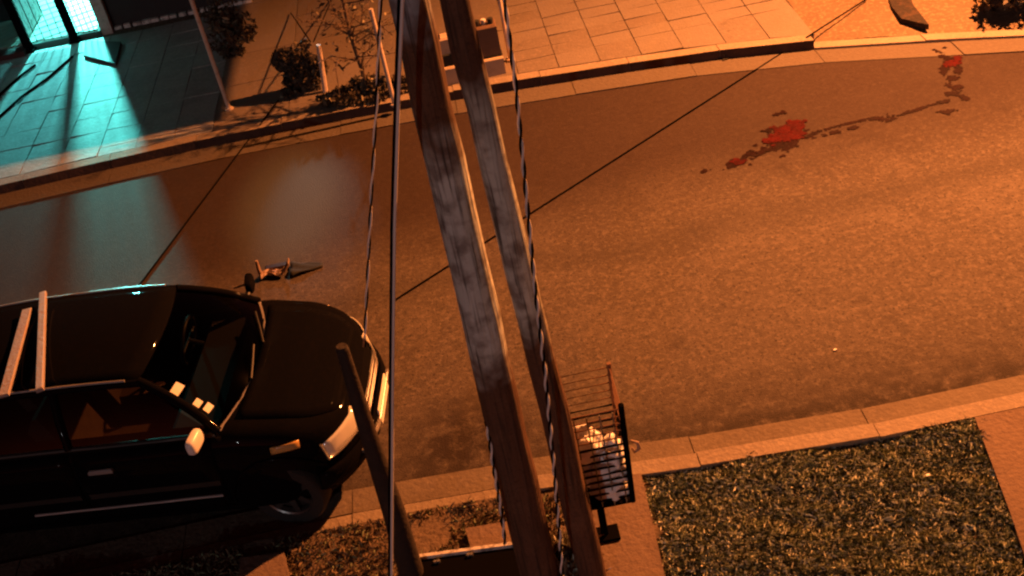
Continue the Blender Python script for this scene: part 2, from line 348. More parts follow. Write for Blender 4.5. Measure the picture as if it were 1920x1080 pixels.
# near kerb: gutter slabs and kerb stones
nk = MB(); nk.grid(lambda x, t: (x, near(x) - .005 - .34 * t, -.012), [x * .5 for x in range(-40, 41)], [0, 1])
nko = struct(nk.build('near_kerb', M['joint']))
for x0, x1 in runs(-6.2, 4.6, 1.2):
    kerb_stone(x0, x1, near, -.225, 0.0, -.06, .012, M['gutter'], nko, 'gutter_slab')
for x0, x1 in runs(-6.2, 4.6, 1.2):
    kerb_stone(x0, x1, near, -.355, -.229, -.06, .085 if x0 > -.5 else .014, M['kerb'], nko)
# far pavement
fp = MB()
for xs, o_ in (([x * .5 for x in range(-40, 8)] + [3.76], .155), ([3.76] + [x * .5 for x in range(8, 41)], 1.0)):
    fp.grid(lambda x, t: (x, (far(x) + o_) * (1 - t) + 21 * t, KH - .022), xs, [0, .2, .5, 1])
fpo = struct(fp.build('far_pavement', M['joint']))
def paver(x0, x1, y0, y1, m, parent, top=KH, name='paving_slab', gp=.0045, th=.05, slope=0):
    b = MB(); dz = random.uniform(-.005, .005); a = random.uniform(-.005, .005)
    ys = y0 if callable(y0) else (lambda x: y0)
    b.prism([(x0 + gp, ys(x0 + gp) + gp), (x1 - gp, ys(x1 - gp) + gp), (x1 - gp, y1 - gp), (x0 + gp, y1 - gp)], top - th, top + dz)
    for i in range(4, 8):
        v = b.v[i]; b.v[i] = (v[0], v[1], v[2] + (a if i % 2 else -a))
    return b.build(name, m, parent)
YROWS = [12.0 + .27 * i for i in range(10)]
def pave(x0, x1, step, mats, ymax, rows=YROWS):
    for a, b in runs(x0, x1, step):
        paver(a, b, lambda x: far(x) + .157, rows[0], random.choice(mats), fpo)
        for i in range(len(rows) - 1):
            if rows[i] >= ymax: break
            paver(a, b, rows[i], min(rows[i + 1], ymax), random.choice(mats), fpo)
pave(.55, 3.75, .457, [M['slab'], M['slab2'], M['slab']], 14.3)
pave(-2.95, .55, .875, [M['slab'], M['slab2']], 15.95, [12.05, 12.95, 13.85, 14.75, 15.55, 15.95])
pave(-8.2, -2.95, .42, [M['house_tile']], 15.42, [12.0, 12.43, 12.86, 13.29, 13.72, 14.15, 14.58, 15.01, 15.42])
# dirt entrance at the far right end of the pavement
d = MB(); d.grid(lambda x, t: (x, (far(x) + .16) * (1 - t) + 15.5 * t, (.03 + .082 * min(1.0, t * 5) + .006 * math.sin(x * 7 + t * 9)) if t else .022), [3.76 + .2 * i for i in range(25)], [i / 28 for i in range(29)])
struct(d.build('dirt_ground', M['dirt'], smooth=60))
d = MB(); q = [at(1655, -30, KH), at(1700, -30, KH), at(1712, 8, KH), at(1728, 28, KH), at(1742, 46, KH), at(1722, 42, KH), at(1690, 34, KH), at(1672, 12, KH)]  # darker strip of ground at the pavement end
d.prism([(p.x, p.y) for p in q], KH - .06, KH - .002); tag(d.build('soil_strip', M['bed']), 'dark strip of bare soil at the end of the lit far pavement', 'soil bed')

# near verge
def verge_z(x, y): return .055 + .012 * math.sin(x * 5.1 + y * 3) + .01 * math.sin(y * 9 - x * 4)
v = MB(); v.grid(lambda x, t: (x, (near(x) - .358) * (1 - t) + 2.0 * t, verge_z(x, t * 3)), [x * .12 for x in range(-60, 50)], [i / 28 for i in range(29)])
struct(v.build('verge', M['soil'], smooth=60))
def flat_patch(name, pts, z, m):
    b = MB(); b.prism([(p[0], p[1]) for p in pts], z - .06, z); return struct(b.build(name, m))
flat_patch('side_path', [(.10, 5.48), (.60, 5.42), (.56, 4.5), (.54, 3.6), (.0, 3.6), (.06, 4.5)], .088, M['path'])
flat_patch('drive_path', [(2.84, 5.31), (4.6, 5.31), (4.6, 3.6), (2.5, 3.6), (2.69, 4.5)], .088, M['path'])
np_ = MB(); np_.prism([(-3.6, 5.0), (-.3, 4.9), (-.3, 3.9), (-3.6, 3.9)], .0, .03); npo = struct(np_.build('near_pavement', M['joint']))
for (pts) in ([(450, 1046), (532, 1034), (548, 1110), (448, 1110)], [(872, 990), (972, 974), (985, 1022), (884, 1034)], [(1050, 985), (1085, 980), (1110, 1100), (1060, 1100)]):
    b = MB(); w = [at(px, py, .1) for px, py in pts]; b.prism([(p.x, p.y) for p in w][::-1], .02, .1); b.build('paving_slab', M['path'], npo)

# ------------------------------------------------------------------ grass
def soil_z(x, y):
    y0 = near(x) - .358; return verge_z(x, 3 * (y0 - y) / (y0 - 2.0)) - .004
def blades(name, n, inside, xr, yr, hr, wr, zf, mats, probs, lean=.6):
    V = []; F = []; MI = []; k = 0
    xs = RNG.uniform(*xr, n); ys = RNG.uniform(*yr, n); hs = RNG.uniform(*hr, n); ws = RNG.uniform(*wr, n)
    hs = hs * (.75 + .5 * np.sin(xs * 7.3 + 1.5 * np.sin(ys * 9.1)) ** 2 + .45 * np.sin(ys * 12.7 + xs * 4.1) ** 2); an = RNG.uniform(0, 2 * math.pi, n); ln = RNG.uniform(0, lean, n); la = RNG.uniform(0, 2 * math.pi, n)
    mi = RNG.choice(len(mats), n, p=probs)
    for i in range(n):
        x, y = xs[i], ys[i]
        if not inside(x, y): continue
        z = zf(x, y); c, s_ = math.cos(an[i]) * ws[i], math.sin(an[i]) * ws[i]
        dx, dy = math.cos(la[i]) * ln[i] * hs[i] * 1.6, math.sin(la[i]) * ln[i] * hs[i] * 1.6
        V += [(x - c, y - s_, z), (x + c, y + s_, z), (x + c * .8 + dx * .5, y + s_ * .8 + dy * .5, z + hs[i] * .65), (x + dx, y + dy, z + hs[i] * (1 - .4 * ln[i]))]
        F += [(k, k + 1, k + 2, k + 3)]; MI.append(int(mi[i])); k += 4
    me = bpy.data.meshes.new(name); me.from_pydata(V, [], F)
    for m in mats: me.materials.append(m)
    me.polygons.foreach_set('material_index', MI); me.update()
    return link(name, me)
def in_lawn(x, y):
    e = .05 * math.sin(y * 13) + .04 * math.sin(y * 29 + x * 17) + random.gauss(0, .025)
    if math.sin(x * 9.1 + 2 * math.sin(y * 6)) * math.sin(y * 11.3 + 2 * math.sin(x * 5)) > .7 and random.random() < .2: return False
    y += random.gauss(0, .02)
    return .62 + e < x < 2.74 + e + .17 * (y - 4.6) and y < near(x) - .37 + .02 * math.sin(x * 21)
lawn = blades('lawn_grass', 150000, in_lawn, (.5, 3.0), (3.9, 5.5), (.010, .030), (.0035, .009), soil_z, [M['grass_dark'], M['grass_mid'], M['grass_pale']], [.40, .34, .26], 1.5)
tag(lawn, 'dark patchy lawn between the two bare paths by the kerb', 'grass', kind='stuff')
def in_dry(x, y):
    n = math.sin(x * 6.3 + y * 2) + math.sin(y * 8.7 - x * 3.1)
    return y < near(x) - .37 and x < .12 and n > -1.1
dry = blades('dry_grass', 42000, in_dry, (-4.2, .15), (3.8, 5.6), (.012, .038), (.003, .007), soil_z, [M['dry_dark'], M['dry_pale'], M['grass_mid']], [.4, .4, .2], 1.0)
tag(dry, 'sparse dry grass on the soil verge below the poles and car', 'grass', kind='stuff')
tuft = blades('grass_tuft', 500, lambda x, y: True, (-.1, .08), (4.58, 4.95), (.08, .2), (.005, .011), lambda x, y: .055, [M['dry_pale'], M['grass_pale']], [.6, .4], .6)
tag(tuft, 'pale dry grass tuft growing between the two pole bases', 'grass tuft')

# ------------------------------------------------------------------ house with the lit porch (far left)
FL = KH + .09
house = tag(empty('house_front', (-5.3, 15.6, 0)), 'dark house front with a brightly lit cool-white porch', 'house')
def hpart(mb, name, m, parent=None, smooth=None):
    o = mb.build(name, m, parent or house, smooth)
    if parent is None: o.location = (5.3, -15.6, 0)
    return o
b = MB(); b.box((-9.5, 15.52, 0), (-4.86, 20.2, FL - .02)); pf = hpart(b, 'porch_floor', M['porch_gap'])
# planks laid at a slant on the porch floor
def plank(c0, w, L0, L1, ang):
    b = MB(); ca, sa = math.cos(ang), math.sin(ang)
    def P(u, t): return (-6.2 + ca * u - sa * t, 17.4 + sa * u + ca * t)
    pts = []
    # clip the strip to the porch rectangle
    poly = [P(L0, c0), P(L1, c0), P(L1, c0 + w), P(L0, c0 + w)]
    for ax, lim, sg in ((0, -9.4, 1), (0, -4.9, -1), (1, 15.56, 1), (1, 20.1, -1)):
        out = []
        for i in range(len(poly)):
            a, c = poly[i], poly[(i + 1) % len(poly)]
            ia, ic = (a[ax] - lim) * sg >= 0, (c[ax] - lim) * sg >= 0
            if ia: out.append(a)
            if ia != ic:
                t = (lim - a[ax]) / (c[ax] - a[ax]); out.append((a[0] + (c[0] - a[0]) * t, a[1] + (c[1] - a[1]) * t))
        poly = out
        if len(poly) < 3: return
    b.prism(poly, FL - .03, FL + random.uniform(-.003, .003)); b.build('floor_plank', M['porch_tile'], pf)
ANG = R(24)
for i in range(-16, 18):
    plank(i * .23, .185, -6, 6, ANG)
b = MB(); b.box((-7.6, 15.3, KH - .02), (-5.88, 15.515, FL - .012)); hpart(b, 'riser', M['maroon'])
for (x, y) in ((-5.85, 15.46), (-5.225, 15.5)):
    b = MB(); b.box((x - .05, y - .05, .05), (x + .05, y + .05, 2.9)); b.box((x - .08, y - .08, KH), (x + .08, y + .08, KH + .03)); hpart(b, 'gate_post', M['black_iron'])
for i in range(8):
    x = (-5.72, -5.62, -5.50, -5.38, -5.14, -5.07, -4.99, -4.92)[i]; b = MB(); b.tube([(x, 15.5, FL), (x, 15.5, 2.75)], .006, 6); hpart(b, 'gate_bar', M['black_iron'])  # slim bars added to throw streaks into the light beams
b = MB(); b.box((-7.8, 15.40, 2.75), (-2.6, 15.62, 2.95)); hpart(b, 'gate_beam', M['black_iron'])
b = MB(); b.box((-4.7, 15.66, 0), (-2.72, 15.86, 3.0)); b.box((-4.86, 15.9, 0), (-4.7, 20.2, 3.0)); b.box((-9.6, 20.2, 0), (-2.7, 20.4, 3.0)); b.box((-9.7, 15.6, 0), (-9.5, 20.4, 3)); hpart(b, 'wall', M['wall_dark'])
b = MB(); b.box((-4.86, 15.56, 0), (-4.705, 15.88, 3.0)); hpart(b, 'corner_post', M['pinkish'])
b = MB()
for i in range(15):
    x0 = -4.68 + i * .13; b.box((x0, 15.60 + random.uniform(-.006, .006), KH), (x0 + random.uniform(.085, .122), 15.657, KH + .045 + random.uniform(-.008, .008)))
hpart(b, 'skirting', M['pale_edge'])
b = MB(); b.box((-9.7, 15.4, 2.96), (-2.6, 20.4, 3.1)); hpart(b, 'roof', M['wall_dark'])
# open gate leaf swung back into the porch, with rails
leaf = MB(); leaf.box((-9.0, 16.55, FL + .02), (-5.95, 16.62, 2.2)); hpart(leaf, 'gate_leaf', M['wall_dark'])
b = MB(); b.box((-5.93, 15.58, FL + .03), (-5.88, 16.62, 2.2)); hpart(b, 'gate_frame', M['pale_edge'])
b = MB(); b.box((-5.79, 15.47, FL + .02), (-5.285, 15.476, 2.7)); b.box((-7.7, 15.44, FL + .02), (-5.91, 15.446, 2.7)); hpart(b, 'gate_pane', M['pane'])  # panes added to dim the light through the left opening
# porch lamp
pl = tag(empty('porch_lamp', PORCH), 'cool white lamp lighting the porch of the house', 'lamp')
b = MB(); b.tube([(0, 0, .05), (0, 0, .12)], [.07, .16], 16); b.tube([(0, 0, .12), (0, 0, .52)], .015, 8); b.build('shade', M['lamp_body'], pl)
b = MB(); b.tube([(0, 0, -.03), (0, 0, .04)], .05, 12); b.build('bulb', M['cool'], pl)
L = bpy.data.lights.new('porch_light', 'POINT'); L.energy = PORCH_W; L.color = (.12, .88, .80); L.shadow_soft_size = .12
lo = bpy.data.objects.new('porch_light', L); COL.objects.link(lo); lo.location = PORCH + Vector((0, 0, -.1))
FL_P = Vector((-1.75, 15.25, 2.18)); FL_T = Vector((-1.75, 9.9, 0))
fl_ = tag(empty('flood_lamp', FL_P), 'small cool flood lamp under the canopy pointing at the road', 'lamp')  # lamp added to make the cool patch on the road
b = MB(); b.box((-.09, .01, -.06), (.09, .06, .06), bev=.01); b.box((-.015, .06, -.015), (.015, .12, .12)); b.build('housing', M['lamp_body'], fl_)
b = MB(); b.box((-.075, .004, -.045), (.075, .009, .045)); b.build('lens', M['cool'], fl_)
L = bpy.data.lights.new('flood_light', 'SPOT'); L.energy = 640; L.color = (.5, .88, .85); L.shadow_soft_size = .05; L.spot_size = R(13.5); L.spot_blend = .9
lo = bpy.data.objects.new('flood_light', L); COL.objects.link(lo); lo.location = FL_P + Vector((0, -.03, 0)); lo.rotation_euler = (FL_T - FL_P).to_track_quat('-Z', 'Y').to_euler()
# maroon doorstep on the pavement in front of the right opening
b = MB(); q = [at(156, 103, KH + .05), at(216, 119, KH + .05), at(226, 78, KH + .05), at(160, 76, KH + .05)]
b.prism([(p.x, p.y) for p in q], KH - .01, KH + .05); tag(b.build('doorstep', M['maroon']), 'low maroon doorstep at the right side of the lit porch opening', 'doorstep')
# two thin dark lines, built as tubes, on the pavement from the gate post
for n, pts in enumerate(([(136, 106), (90, 146), (40, 182), (-20, 236)], [(66, 122), (44, 138), (18, 160), (-20, 196)])):
    b = MB(); b.tube([at(x, y, KH + .018) for x, y in pts], .016, 6)
    tag(b.build('cord', M['wire_dark'], smooth=60), ['long black cord on the cool-lit tiles, starting at the slim gate post', 'short black cord on the pavement below the maroon riser'][n], 'cord', 'cords on the lit pavement')

# unseen canopy added to shade the far pavement, on slim pale posts
can = tag(empty('pavement_canopy', (-2.85, 12.58, KH)), 'sheet canopy on slim pale posts over the far pavement', 'canopy')
b = MB(); b.box((-9.0, 11.97, 2.30), (.29, 15.36, 2.35)); o = b.build('roof_sheet', M['roof_sheet'], can); o.location = -can.location
for px, py in ((430, 205), (740, 196), (957, 112)):
    p = at(px, py, KH); h = 2.29 if p.y > 12.06 and p.x < .2 else 1.25
    b = MB(); b.tube([(p.x, p.y, .08), (p.x, p.y, h)], .024, 10); b.tube([(p.x, p.y, KH), (p.x, p.y, KH + .02)], .05, 10)
    if h > 2: o = b.build('post', M['pale_post'], can, 40); o.location = -can.location
    else: tag(b.build('stake', M['pale_post'], None, 40), 'pale slim stake rising from the ground cover by the far kerb' if px < 800 else 'pale slim stake beside the brown box on the far pavement', 'stake')

# ------------------------------------------------------------------ plants and box on the far pavement
def leaf_cloud(mb, c, rad, n, size, mats=3, probs=(.6, .3, .1), flat=0, squash=1.0):
    c = Vector(c); mi = RNG.choice(mats, n, p=probs)
    # lumps make the outline uneven
    lumps = [(Vector(RNG.normal(0, .45, 3)), RNG.uniform(.35, .75)) for _ in range(9)]
    for i in range(n):
        l, lr = lumps[int(RNG.integers(len(lumps)))]
        d = Vector(RNG.normal(0, 1, 3)).normalized() * (lr * RNG.uniform(.4, 1) ** .6) + l
        p = c + Vector((d.x * rad[0], d.y * rad[1], d.z * rad[2] * squash))
        if p.z < KH + .01: p.z = KH + .01 + RNG.uniform(0, .05)
        u = Vector(RNG.normal(0, 1, 3)).normalized(); w = u.cross(Vector(RNG.normal(0, 1, 3))).normalized()
        s_ = size * RNG.uniform(.6, 1.3)
        mb.add([p - u * s_, p + w * s_ * .45, p + u * s_, p - w * s_ * .45], [(0, 1, 2, 3)], int(mi[i]))
LM = [M['leaf_dark'], M['leaf_mid'], M['leaf_pale']]
def shrub(name, label, base, rad, n, size, probs, group=None, cat='shrub', stems=5):
    t = tag(empty(name, base), label, cat, group)
    f = MB(); leaf_cloud(f, (base[0], base[1], base[2] + rad[2]), rad, n, size, 3, probs)
    for dx_, dz_ in ((-.6, .35), (.55, .5), (.2, 1.35), (-.35, 1.15)): leaf_cloud(f, (base[0] + dx_ * rad[0], base[1], base[2] + dz_ * rad[2]), (rad[0] * .5, rad[1] * .6, rad[2] * .42), n // 7, size, 3, probs)
    o = f.build('foliage', LM, t); o.location = -Vector(base)
    s_ = MB()
    for k in range(stems):
        a = k * 2.4; s_.tube([(0, 0, -.02), (math.cos(a) * rad[0] * .4, math.sin(a) * rad[1] * .4, rad[2] * 1.2)], [.014, .005], 5)
    s_.build('stem', M['bark'], t)
    return t
bp = at(572, 172, KH)
shrub('bush', 'dense dark bush on the far pavement beside a pale stake', (bp.x, bp.y, KH), (.25, .13, .33), 4200, .032, (.86, .12, .02))
b = MB(); p0 = at(610, 172, KH); b.tube([(p0.x, p0.y, .1), at_depth(597, 84, p0.y)], [.032, .028], 8)
tag(b.build('stake', M['pale_post'], None, 40), 'pale leaning stake touching the lit side of the dense bush', 'stake')
for px, py, n, r, lab in ((662, 188, 1500, (.3, .13, .08), 'low spiky ground plant beside the dense bush'), (715, 180, 1500, (.28, .14, .11), 'low spiky ground plant by the sapling trunk near the kerb')):
    p = at(px, py, KH); shrub('ground_plant', lab, (p.x, p.y, KH), r, n, .04, (.62, .28, .1), 'low plants by the far kerb', 'plant', 7)
p = at(440, 110, KH); shrub('bush', 'loose leafy bush at the dark end of the house wall', (p.x, p.y + .2, KH), (.26, .25, .4), 800, .04, (.7, .2, .1))
p = at(1905, 30, KH); shrub('bush', 'dark bush on the dirt at the far end of the street', (p.x + .1, p.y + .25, KH), (.35, .3, .35), 900, .05, (.85, .12, .03))
# sapling with bare branches
sp = at(690, 186, KH); sap = tag(empty('sapling', (sp.x, sp.y, KH)), 'thin bare sapling with forking twigs behind the poles', 'tree')
b = MB(); b.tube([(0, 0, -.05), (.02, .01, .35), (-.01, .03, .8), (.03, .05, 1.5), (.0, .1, 2.4)], [.03, .026, .022, .016, .006], 7); b.build('trunk', M['bark'], sap, 60)
b = MB()
for k in range(24):
    z = RNG.uniform(.3, 1.6); a = RNG.uniform(0, 6.28); ln = RNG.uniform(.2, .55); up = RNG.uniform(.05, .4)
    p0 = Vector((0, .03, z)); p1 = p0 + Vector((math.cos(a) * ln * .5, math.sin(a) * ln * .5, up * .7)); p2 = p0 + Vector((math.cos(a + .4) * ln, math.sin(a + .4) * ln, up))
    b.tube([p0, p1, p2], [.012, .008, .004], 5)
    for q in range(3):
        p3 = p1.lerp(p2, RNG.uniform(.2, .9)); b.tube([p3, p3 + Vector(RNG.normal(0, .1, 3)) + Vector((0, 0, .03))], [.006, .003], 4)
b.build('branch', M['bark'], sap, 60)
f = MB(); leaf_cloud(f, (0, .05, .95), (.34, .25, .5), 260, .035, 3, (.55, .3, .15)); f.build('foliage', LM, sap)
# brown box on a pale plinth, pots on it
bx = at(890, 150, KH); t = tag(empty('planter_box', (bx.x, bx.y, KH)), 'brown box on a pale plinth on the far pavement behind the poles', 'planter')
b = MB(); b.box((-.34, 0, 0), (.36, .3, .2), bev=.012); b.build('plinth', M['plinth'], t)
b = MB(); b.box((.02, .05, .225), (.35, .28, .56), bev=.012); b.build('box', M['brown_box'], t)
b = MB(); b.box((-.32, .06, .2), (.0, .27, .335), bev=.01); b.build('tray', M['cloth'], t)
b = MB(); b.box((.01, .045, .2), (.36, .29, .224)); b.build('base_gap', M['cloth'], t)
b = MB(); b.box((-.30, .08, .336), (-.02, .25, .52), bev=.02); b.build('crate', M['plinth'], t)
for k in range(4):
    x = bx.x + .07 + k * .075; b = MB(); r0 = .03 + .006 * (k % 2)
    b.tube([(x, bx.y + .15, KH + .56), (x, bx.y + .15, KH + .60), (x, bx.y + .15, KH + .62)], [r0 * .8, r0, r0 * .92], 10)
    tag(b.build('pot', M['pale_edge'] if k % 2 == 0 else M['cloth'], None, 40), ['pale small pot at the left end of the brown box top', 'black small pot second from the left on the brown box', 'pale small pot third from the left on the brown box', 'black small pot at the right end of the brown box by the stake'][k], 'pot', 'small pots on the brown box')
# thin dark lines running up from the bush
for n, pts in enumerate((((582, 78), (545, 24)), ((588, 78), (624, -6)))):
    b = MB(); a = at_depth(*pts[0], bp.y); c = at(*pts[1], KH + .02); b.tube([a, c], .008, 5)
    tag(b.build('cord', M['wire_dark']), ['thin dark cord from the bush top slanting towards the dark house', 'thin dark cord from the bush top slanting towards the sapling'][n], 'cord')

# ------------------------------------------------------------------ street lamp outside the frame that gives the orange light
sl = tag(empty('street_lamp', (LAMP.x + 1.5, LAMP.y, KH)), 'sodium street lamp on a tall post at the far kerb', 'street lamp')
b = MB(); b.tube([(0, 0, -.1), (0, 0, 4), (0, 0, 6.9), (-.4, 0, 7.25), (-1.2, 0, 7.22)], [.09, .075, .06, .04, .035], 12); b.build('post', M['lamp_body'], sl, 40)
b = MB(); b.box((-1.75, -.13, 7.1), (-1.15, .13, 7.26), bev=.04); b.build('lamp_head', M['lamp_body'], sl)
b = MB(); b.box((-1.7, -.1, 7.06), (-1.25, .1, 7.099)); b.build('lens', M['sodium'], sl)
L = bpy.data.lights.new('sodium_light', 'SPOT'); L.energy = LAMP_W; L.color = (1.0, .295, .072); L.shadow_soft_size = .11; L.spot_size = R(114); L.spot_blend = 1.0
lo = bpy.data.objects.new('sodium_light', L); COL.objects.link(lo); lo.location = LAMP; lo.rotation_euler = (LAMP_AIM - LAMP).to_track_quat('-Z', 'Y').to_euler()

# ------------------------------------------------------------------ red stains on the road
def blob(mb, cx, cy, rx, ry, rot=0, z=.005, jag=.35, n=28, mi=0):
    ph = RNG.uniform(0, 6.28, 4); c, s_ = math.cos(rot), math.sin(rot); pts = []
    for k in range(n):
        a = 2 * math.pi * k / n
        r = 1 + jag * (.5 * math.sin(3 * a + ph[0]) + .35 * math.sin(5 * a + ph[1]) + .3 * math.sin(9 * a + ph[2]) + .2 * RNG.normal())
        r = max(r, .25); x, y = rx * r * math.cos(a), ry * r * math.sin(a); pts.append((cx + c * x - s_ * y, cy + s_ * x + c * y, z))
    mb.add(pts + [(cx, cy, z)], [(k, (k + 1) % n, n) for k in range(n)], mi)
def px_blob(mb, x, y, rx, ry, rot=0, z=.004, mi=0, jag=.35):
    p = at(x, y); sc = (p - Vector((0, 0, CAM_H))).length / FPX
    blob(mb, p.x, p.y, rx * sc, ry * sc * 2.0, rot, z, jag, mi=mi)
def stain(name, lab, spots):
    """spots: (px, py, spread x, spread y, slant, count, blob size, material) - each a cluster of small ragged patches"""
    b = MB(); k = 0
    for x, y, sx, sy, sl, cnt, bs, mi in spots:
        for q in range(cnt):
            u, v = RNG.normal(0, .5), RNG.normal(0, .5); sc = bs * RNG.uniform(.45, 1.15) * (1.15 if math.hypot(u, v) < .6 else .5)
            px_blob(b, x + u * sx, y + v * sy - u * sx * sl, sc, sc * RNG.uniform(.34, .55), RNG.uniform(-.2, .5), z=.003 + .00003 * k + (.003 if mi else 0), mi=mi, jag=.42); k += 1
    return tag(b.build(name, [M['stain_dark'], M['stain']]), lab, 'stain', 'red stains on the road')
stain('red_stain', 'large bright red stain in the middle of the trail', [(1470, 266, 52, 19, .22, 42, 12, 0), (1476, 250, 32, 17, .15, 60, 12, 1), (1492, 236, 20, 9, .15, 26, 10, 1), (1450, 262, 24, 9, .2, 14, 9, 1), (1436, 246, 9, 4, 0, 3, 6, 0), (1462, 214, 14, 3, .2, 4, 5, 0), (1430, 283, 26, 8, .3, 12, 8, 0)])
stain('red_stain', 'small dark red stain at the left of the large bright one', [(1384, 305, 24, 8, .3, 16, 10, 0), (1405, 291, 18, 6, .4, 9, 7, 0), (1384, 304, 14, 5, .2, 12, 8, 1)])
stain('red_stain', 'tiny dark drip at the left end of the red trail', [(1320, 322, 12, 3, .4, 5, 6, 0)])
tp = [(1512, 258), (1530, 249), (1550, 242), (1580, 235), (1612, 227), (1640, 222), (1668, 226), (1700, 212), (1735, 201), (1762, 193), (1785, 187)]
tr = []
for (xa, ya), (xb, yb) in zip(tp[:-1], tp[1:]):
    m_ = max(3, int((xb - xa) / 7))
    for q in range(m_): tr.append((xa + (xb - xa) * q / m_, ya + (yb - ya) * q / m_, 6, 2.0, .3, 3, 5, 0))
tr += [(1570, 248, 16, 2.5, .3, 5, 6, 0), (1600, 240, 16, 2.5, .3, 5, 6, 0), (1550, 252, 12, 3, .3, 4, 6, 0), (1775, 210, 22, 2.5, .1, 6, 7, 0), (1665, 218, 18, 3, .3, 4, 5, 0)]
stain('red_stain', 'broken dark red trail running from the bright stain to the right', tr)
stain('red_stain', 'upright forked dark red stain at the right end of the trail', [(1782, 118, 14, 9, 0, 16, 8, 0), (1784, 120, 11, 8, 0, 14, 7, 1), (1771, 130, 5, 14, .3, 14, 6, 0), (1797, 130, 6, 14, -.2, 16, 6, 0), (1776, 108, 10, 10, -.8, 9, 5, 0), (1796, 112, 6, 7, 0, 7, 5, 1), (1786, 147, 12, 6, 0, 9, 6, 0), (1780, 160, 6, 8, 0, 7, 5, 0), (1794, 166, 8, 8, 0, 9, 6, 0), (1786, 175, 14, 4, .2, 9, 6, 0), (1806, 183, 10, 4, -.4, 7, 6, 0), (1766, 104, 6, 7, -.5, 6, 5, 0), (1752, 95, 9, 3, -.5, 5, 4, 0), (1770, 91, 4, 4, 0, 3, 4, 0)])

b = MB(); q = at(1362, 106, .02); blob(b, q.x, q.y, .09, .05, .3, .02); blob(b, q.x + .01, q.y, .06, .035, .2, .055)
b.add([(q.x - .07, q.y, .015), (q.x + .08, q.y - .02, .015), (q.x + .02, q.y + .03, .07)], [(0, 1, 2)])
tag(b.build('scrap', M['cloth']), 'small black scrap caught against the far kerb', 'scrap')
for px_, py_, sz, lab in ((1566, 655, .012, 'tiny pale paper scrap on the open road'), (1740, 890, .014, 'tiny pale paper scrap at the edge of the lawn')):
    q = at(px_, py_, .012 if py_ < 800 else .1); b = MB(); b.prism([(q.x - sz, q.y - sz * .6), (q.x + sz, q.y - sz * .4), (q.x + sz * .8, q.y + sz * .7), (q.x - sz * .9, q.y + sz * .5)], q.z - .006, q.z)
    tag(b.build('paper_scrap', M['paper']), lab, 'paper')
# ------------------------------------------------------------------ thin dark tubes imitating overhead-wire shadows across the road
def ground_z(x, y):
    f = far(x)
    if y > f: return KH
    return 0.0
def wire_shadow(lab, p0, p1):
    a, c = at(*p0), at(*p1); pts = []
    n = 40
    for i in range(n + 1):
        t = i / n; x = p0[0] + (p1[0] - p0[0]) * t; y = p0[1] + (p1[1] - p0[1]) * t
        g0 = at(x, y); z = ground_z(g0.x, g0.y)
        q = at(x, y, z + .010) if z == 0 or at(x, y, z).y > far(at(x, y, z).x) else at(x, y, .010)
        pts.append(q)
    b = MB(); b.tube(pts, .0085, 6); tag(b.build('cable', M['wire_dark'], smooth=60), lab, 'cable', 'thin dark cables across the road')  # dark tube stands for the cast shadow of a wire
wire_shadow('long thin dark cable crossing the road towards the pole pair', (1625, -2), (735, 566))
wire_shadow('short thin dark cable from the far kerb to the car', (522, 188), (250, 550))

# ------------------------------------------------------------------ debris on the road
dz = at(518, 516); t = tag(empty('debris', (dz.x, dz.y, 0)), 'pale broken plastic scrap with an upright end on the road behind the car', 'debris')
b = MB(); b.grid(lambda u, v_: (-.13 + .28 * u, -.05 + .09 * v_ + .02 * math.sin(7 * u), .02 + .03 * math.sin(6 * v_ + 5 * u) ** 2 + .07 * max(0, u - .8) * 5), [i / 8 for i in range(9)], [i / 4 for i in range(5)]); o = b.build('base', M['debris'], t)
o.modifiers.new('thick', 'SOLIDIFY').thickness = .012
b = MB(); b.tube([(-.13, .0, 0), (-.135, .0, .1), (-.13, .01, .19)], [.022, .02, .014], 7); b.build('upright', M['debris'], t, 50)
b = MB(); b.box((-.1, .05, .004), (.12, .13, .05), bev=.012); b.build('flap', M['debris_red'], t)
b = MB(); c0 = at(570, 505)
b.grid(lambda u, v_: (c0.x - .12 + .3 * u, c0.y - .11 * (1 - u * .7) + .22 * v_ * (1 - u * .7), .006 + .035 * (1 - u) * abs(math.sin(5 * v_ + 4 * u))), [i / 10 for i in range(11)], [i / 6 for i in range(7)])
o = b.build('rag', M['cloth'], smooth=60); o.modifiers.new('thick', 'SOLIDIFY').thickness = .01
tag(o, 'crumpled black rag on the road beside the pale scrap', 'rag')

# ------------------------------------------------------------------ parked car (nose to +x in its own frame)
CAR_POS, CAR_YAW = (-2.88, 6.60, 0), R(-7.5)
NS = .80                                # the nose is short: lengths ahead of the windscreen are scaled
def nx(x): return 1 + (x - 1) * NS if x > 1 else x
car = tag(empty('parked_car', CAR_POS, CAR_YAW), 'black hatchback parked at the near kerb with battens on its roof', 'car')
HW = .80
def hw(x):                              # half width in plan
    if x > 1.0: t = (x - 1.0) / .76; return HW * (1 - .05 * t - .60 * max(0, t) ** 5)
    if x < -1.2: t = (-1.2 - x) / .75; return HW * (1 - .04 * t - .2 * t ** 3)
    return HW
def ztop(x):                            # shoulder and bonnet height
    return float(np.interp(x, [nx(k) for k in (-1.95, -1.8, -1.0, .6, 1.0, 1.4, 1.7, 1.85, 1.92, 1.95)], [.80, .88, .90, .885, .875, .82, .745, .68, .61, .54]))
def zbot(x): return float(np.interp(x, [nx(k) for k in (-1.95, -1.6, 1.5, 1.9, 1.95)], [.30, .2, .19, .22, .27]))
SU = [0, .08, .2, .4, .6, .76, .88, .95, 1.0]
SV = [.93, .965, .985, .998, 1.0, .99, .968, .94, .90]
def side_y(x, z):
    u = (z - zbot(x)) / (ztop(x) - zbot(x)); return hw(x) * float(np.interp(u, SU, SV))
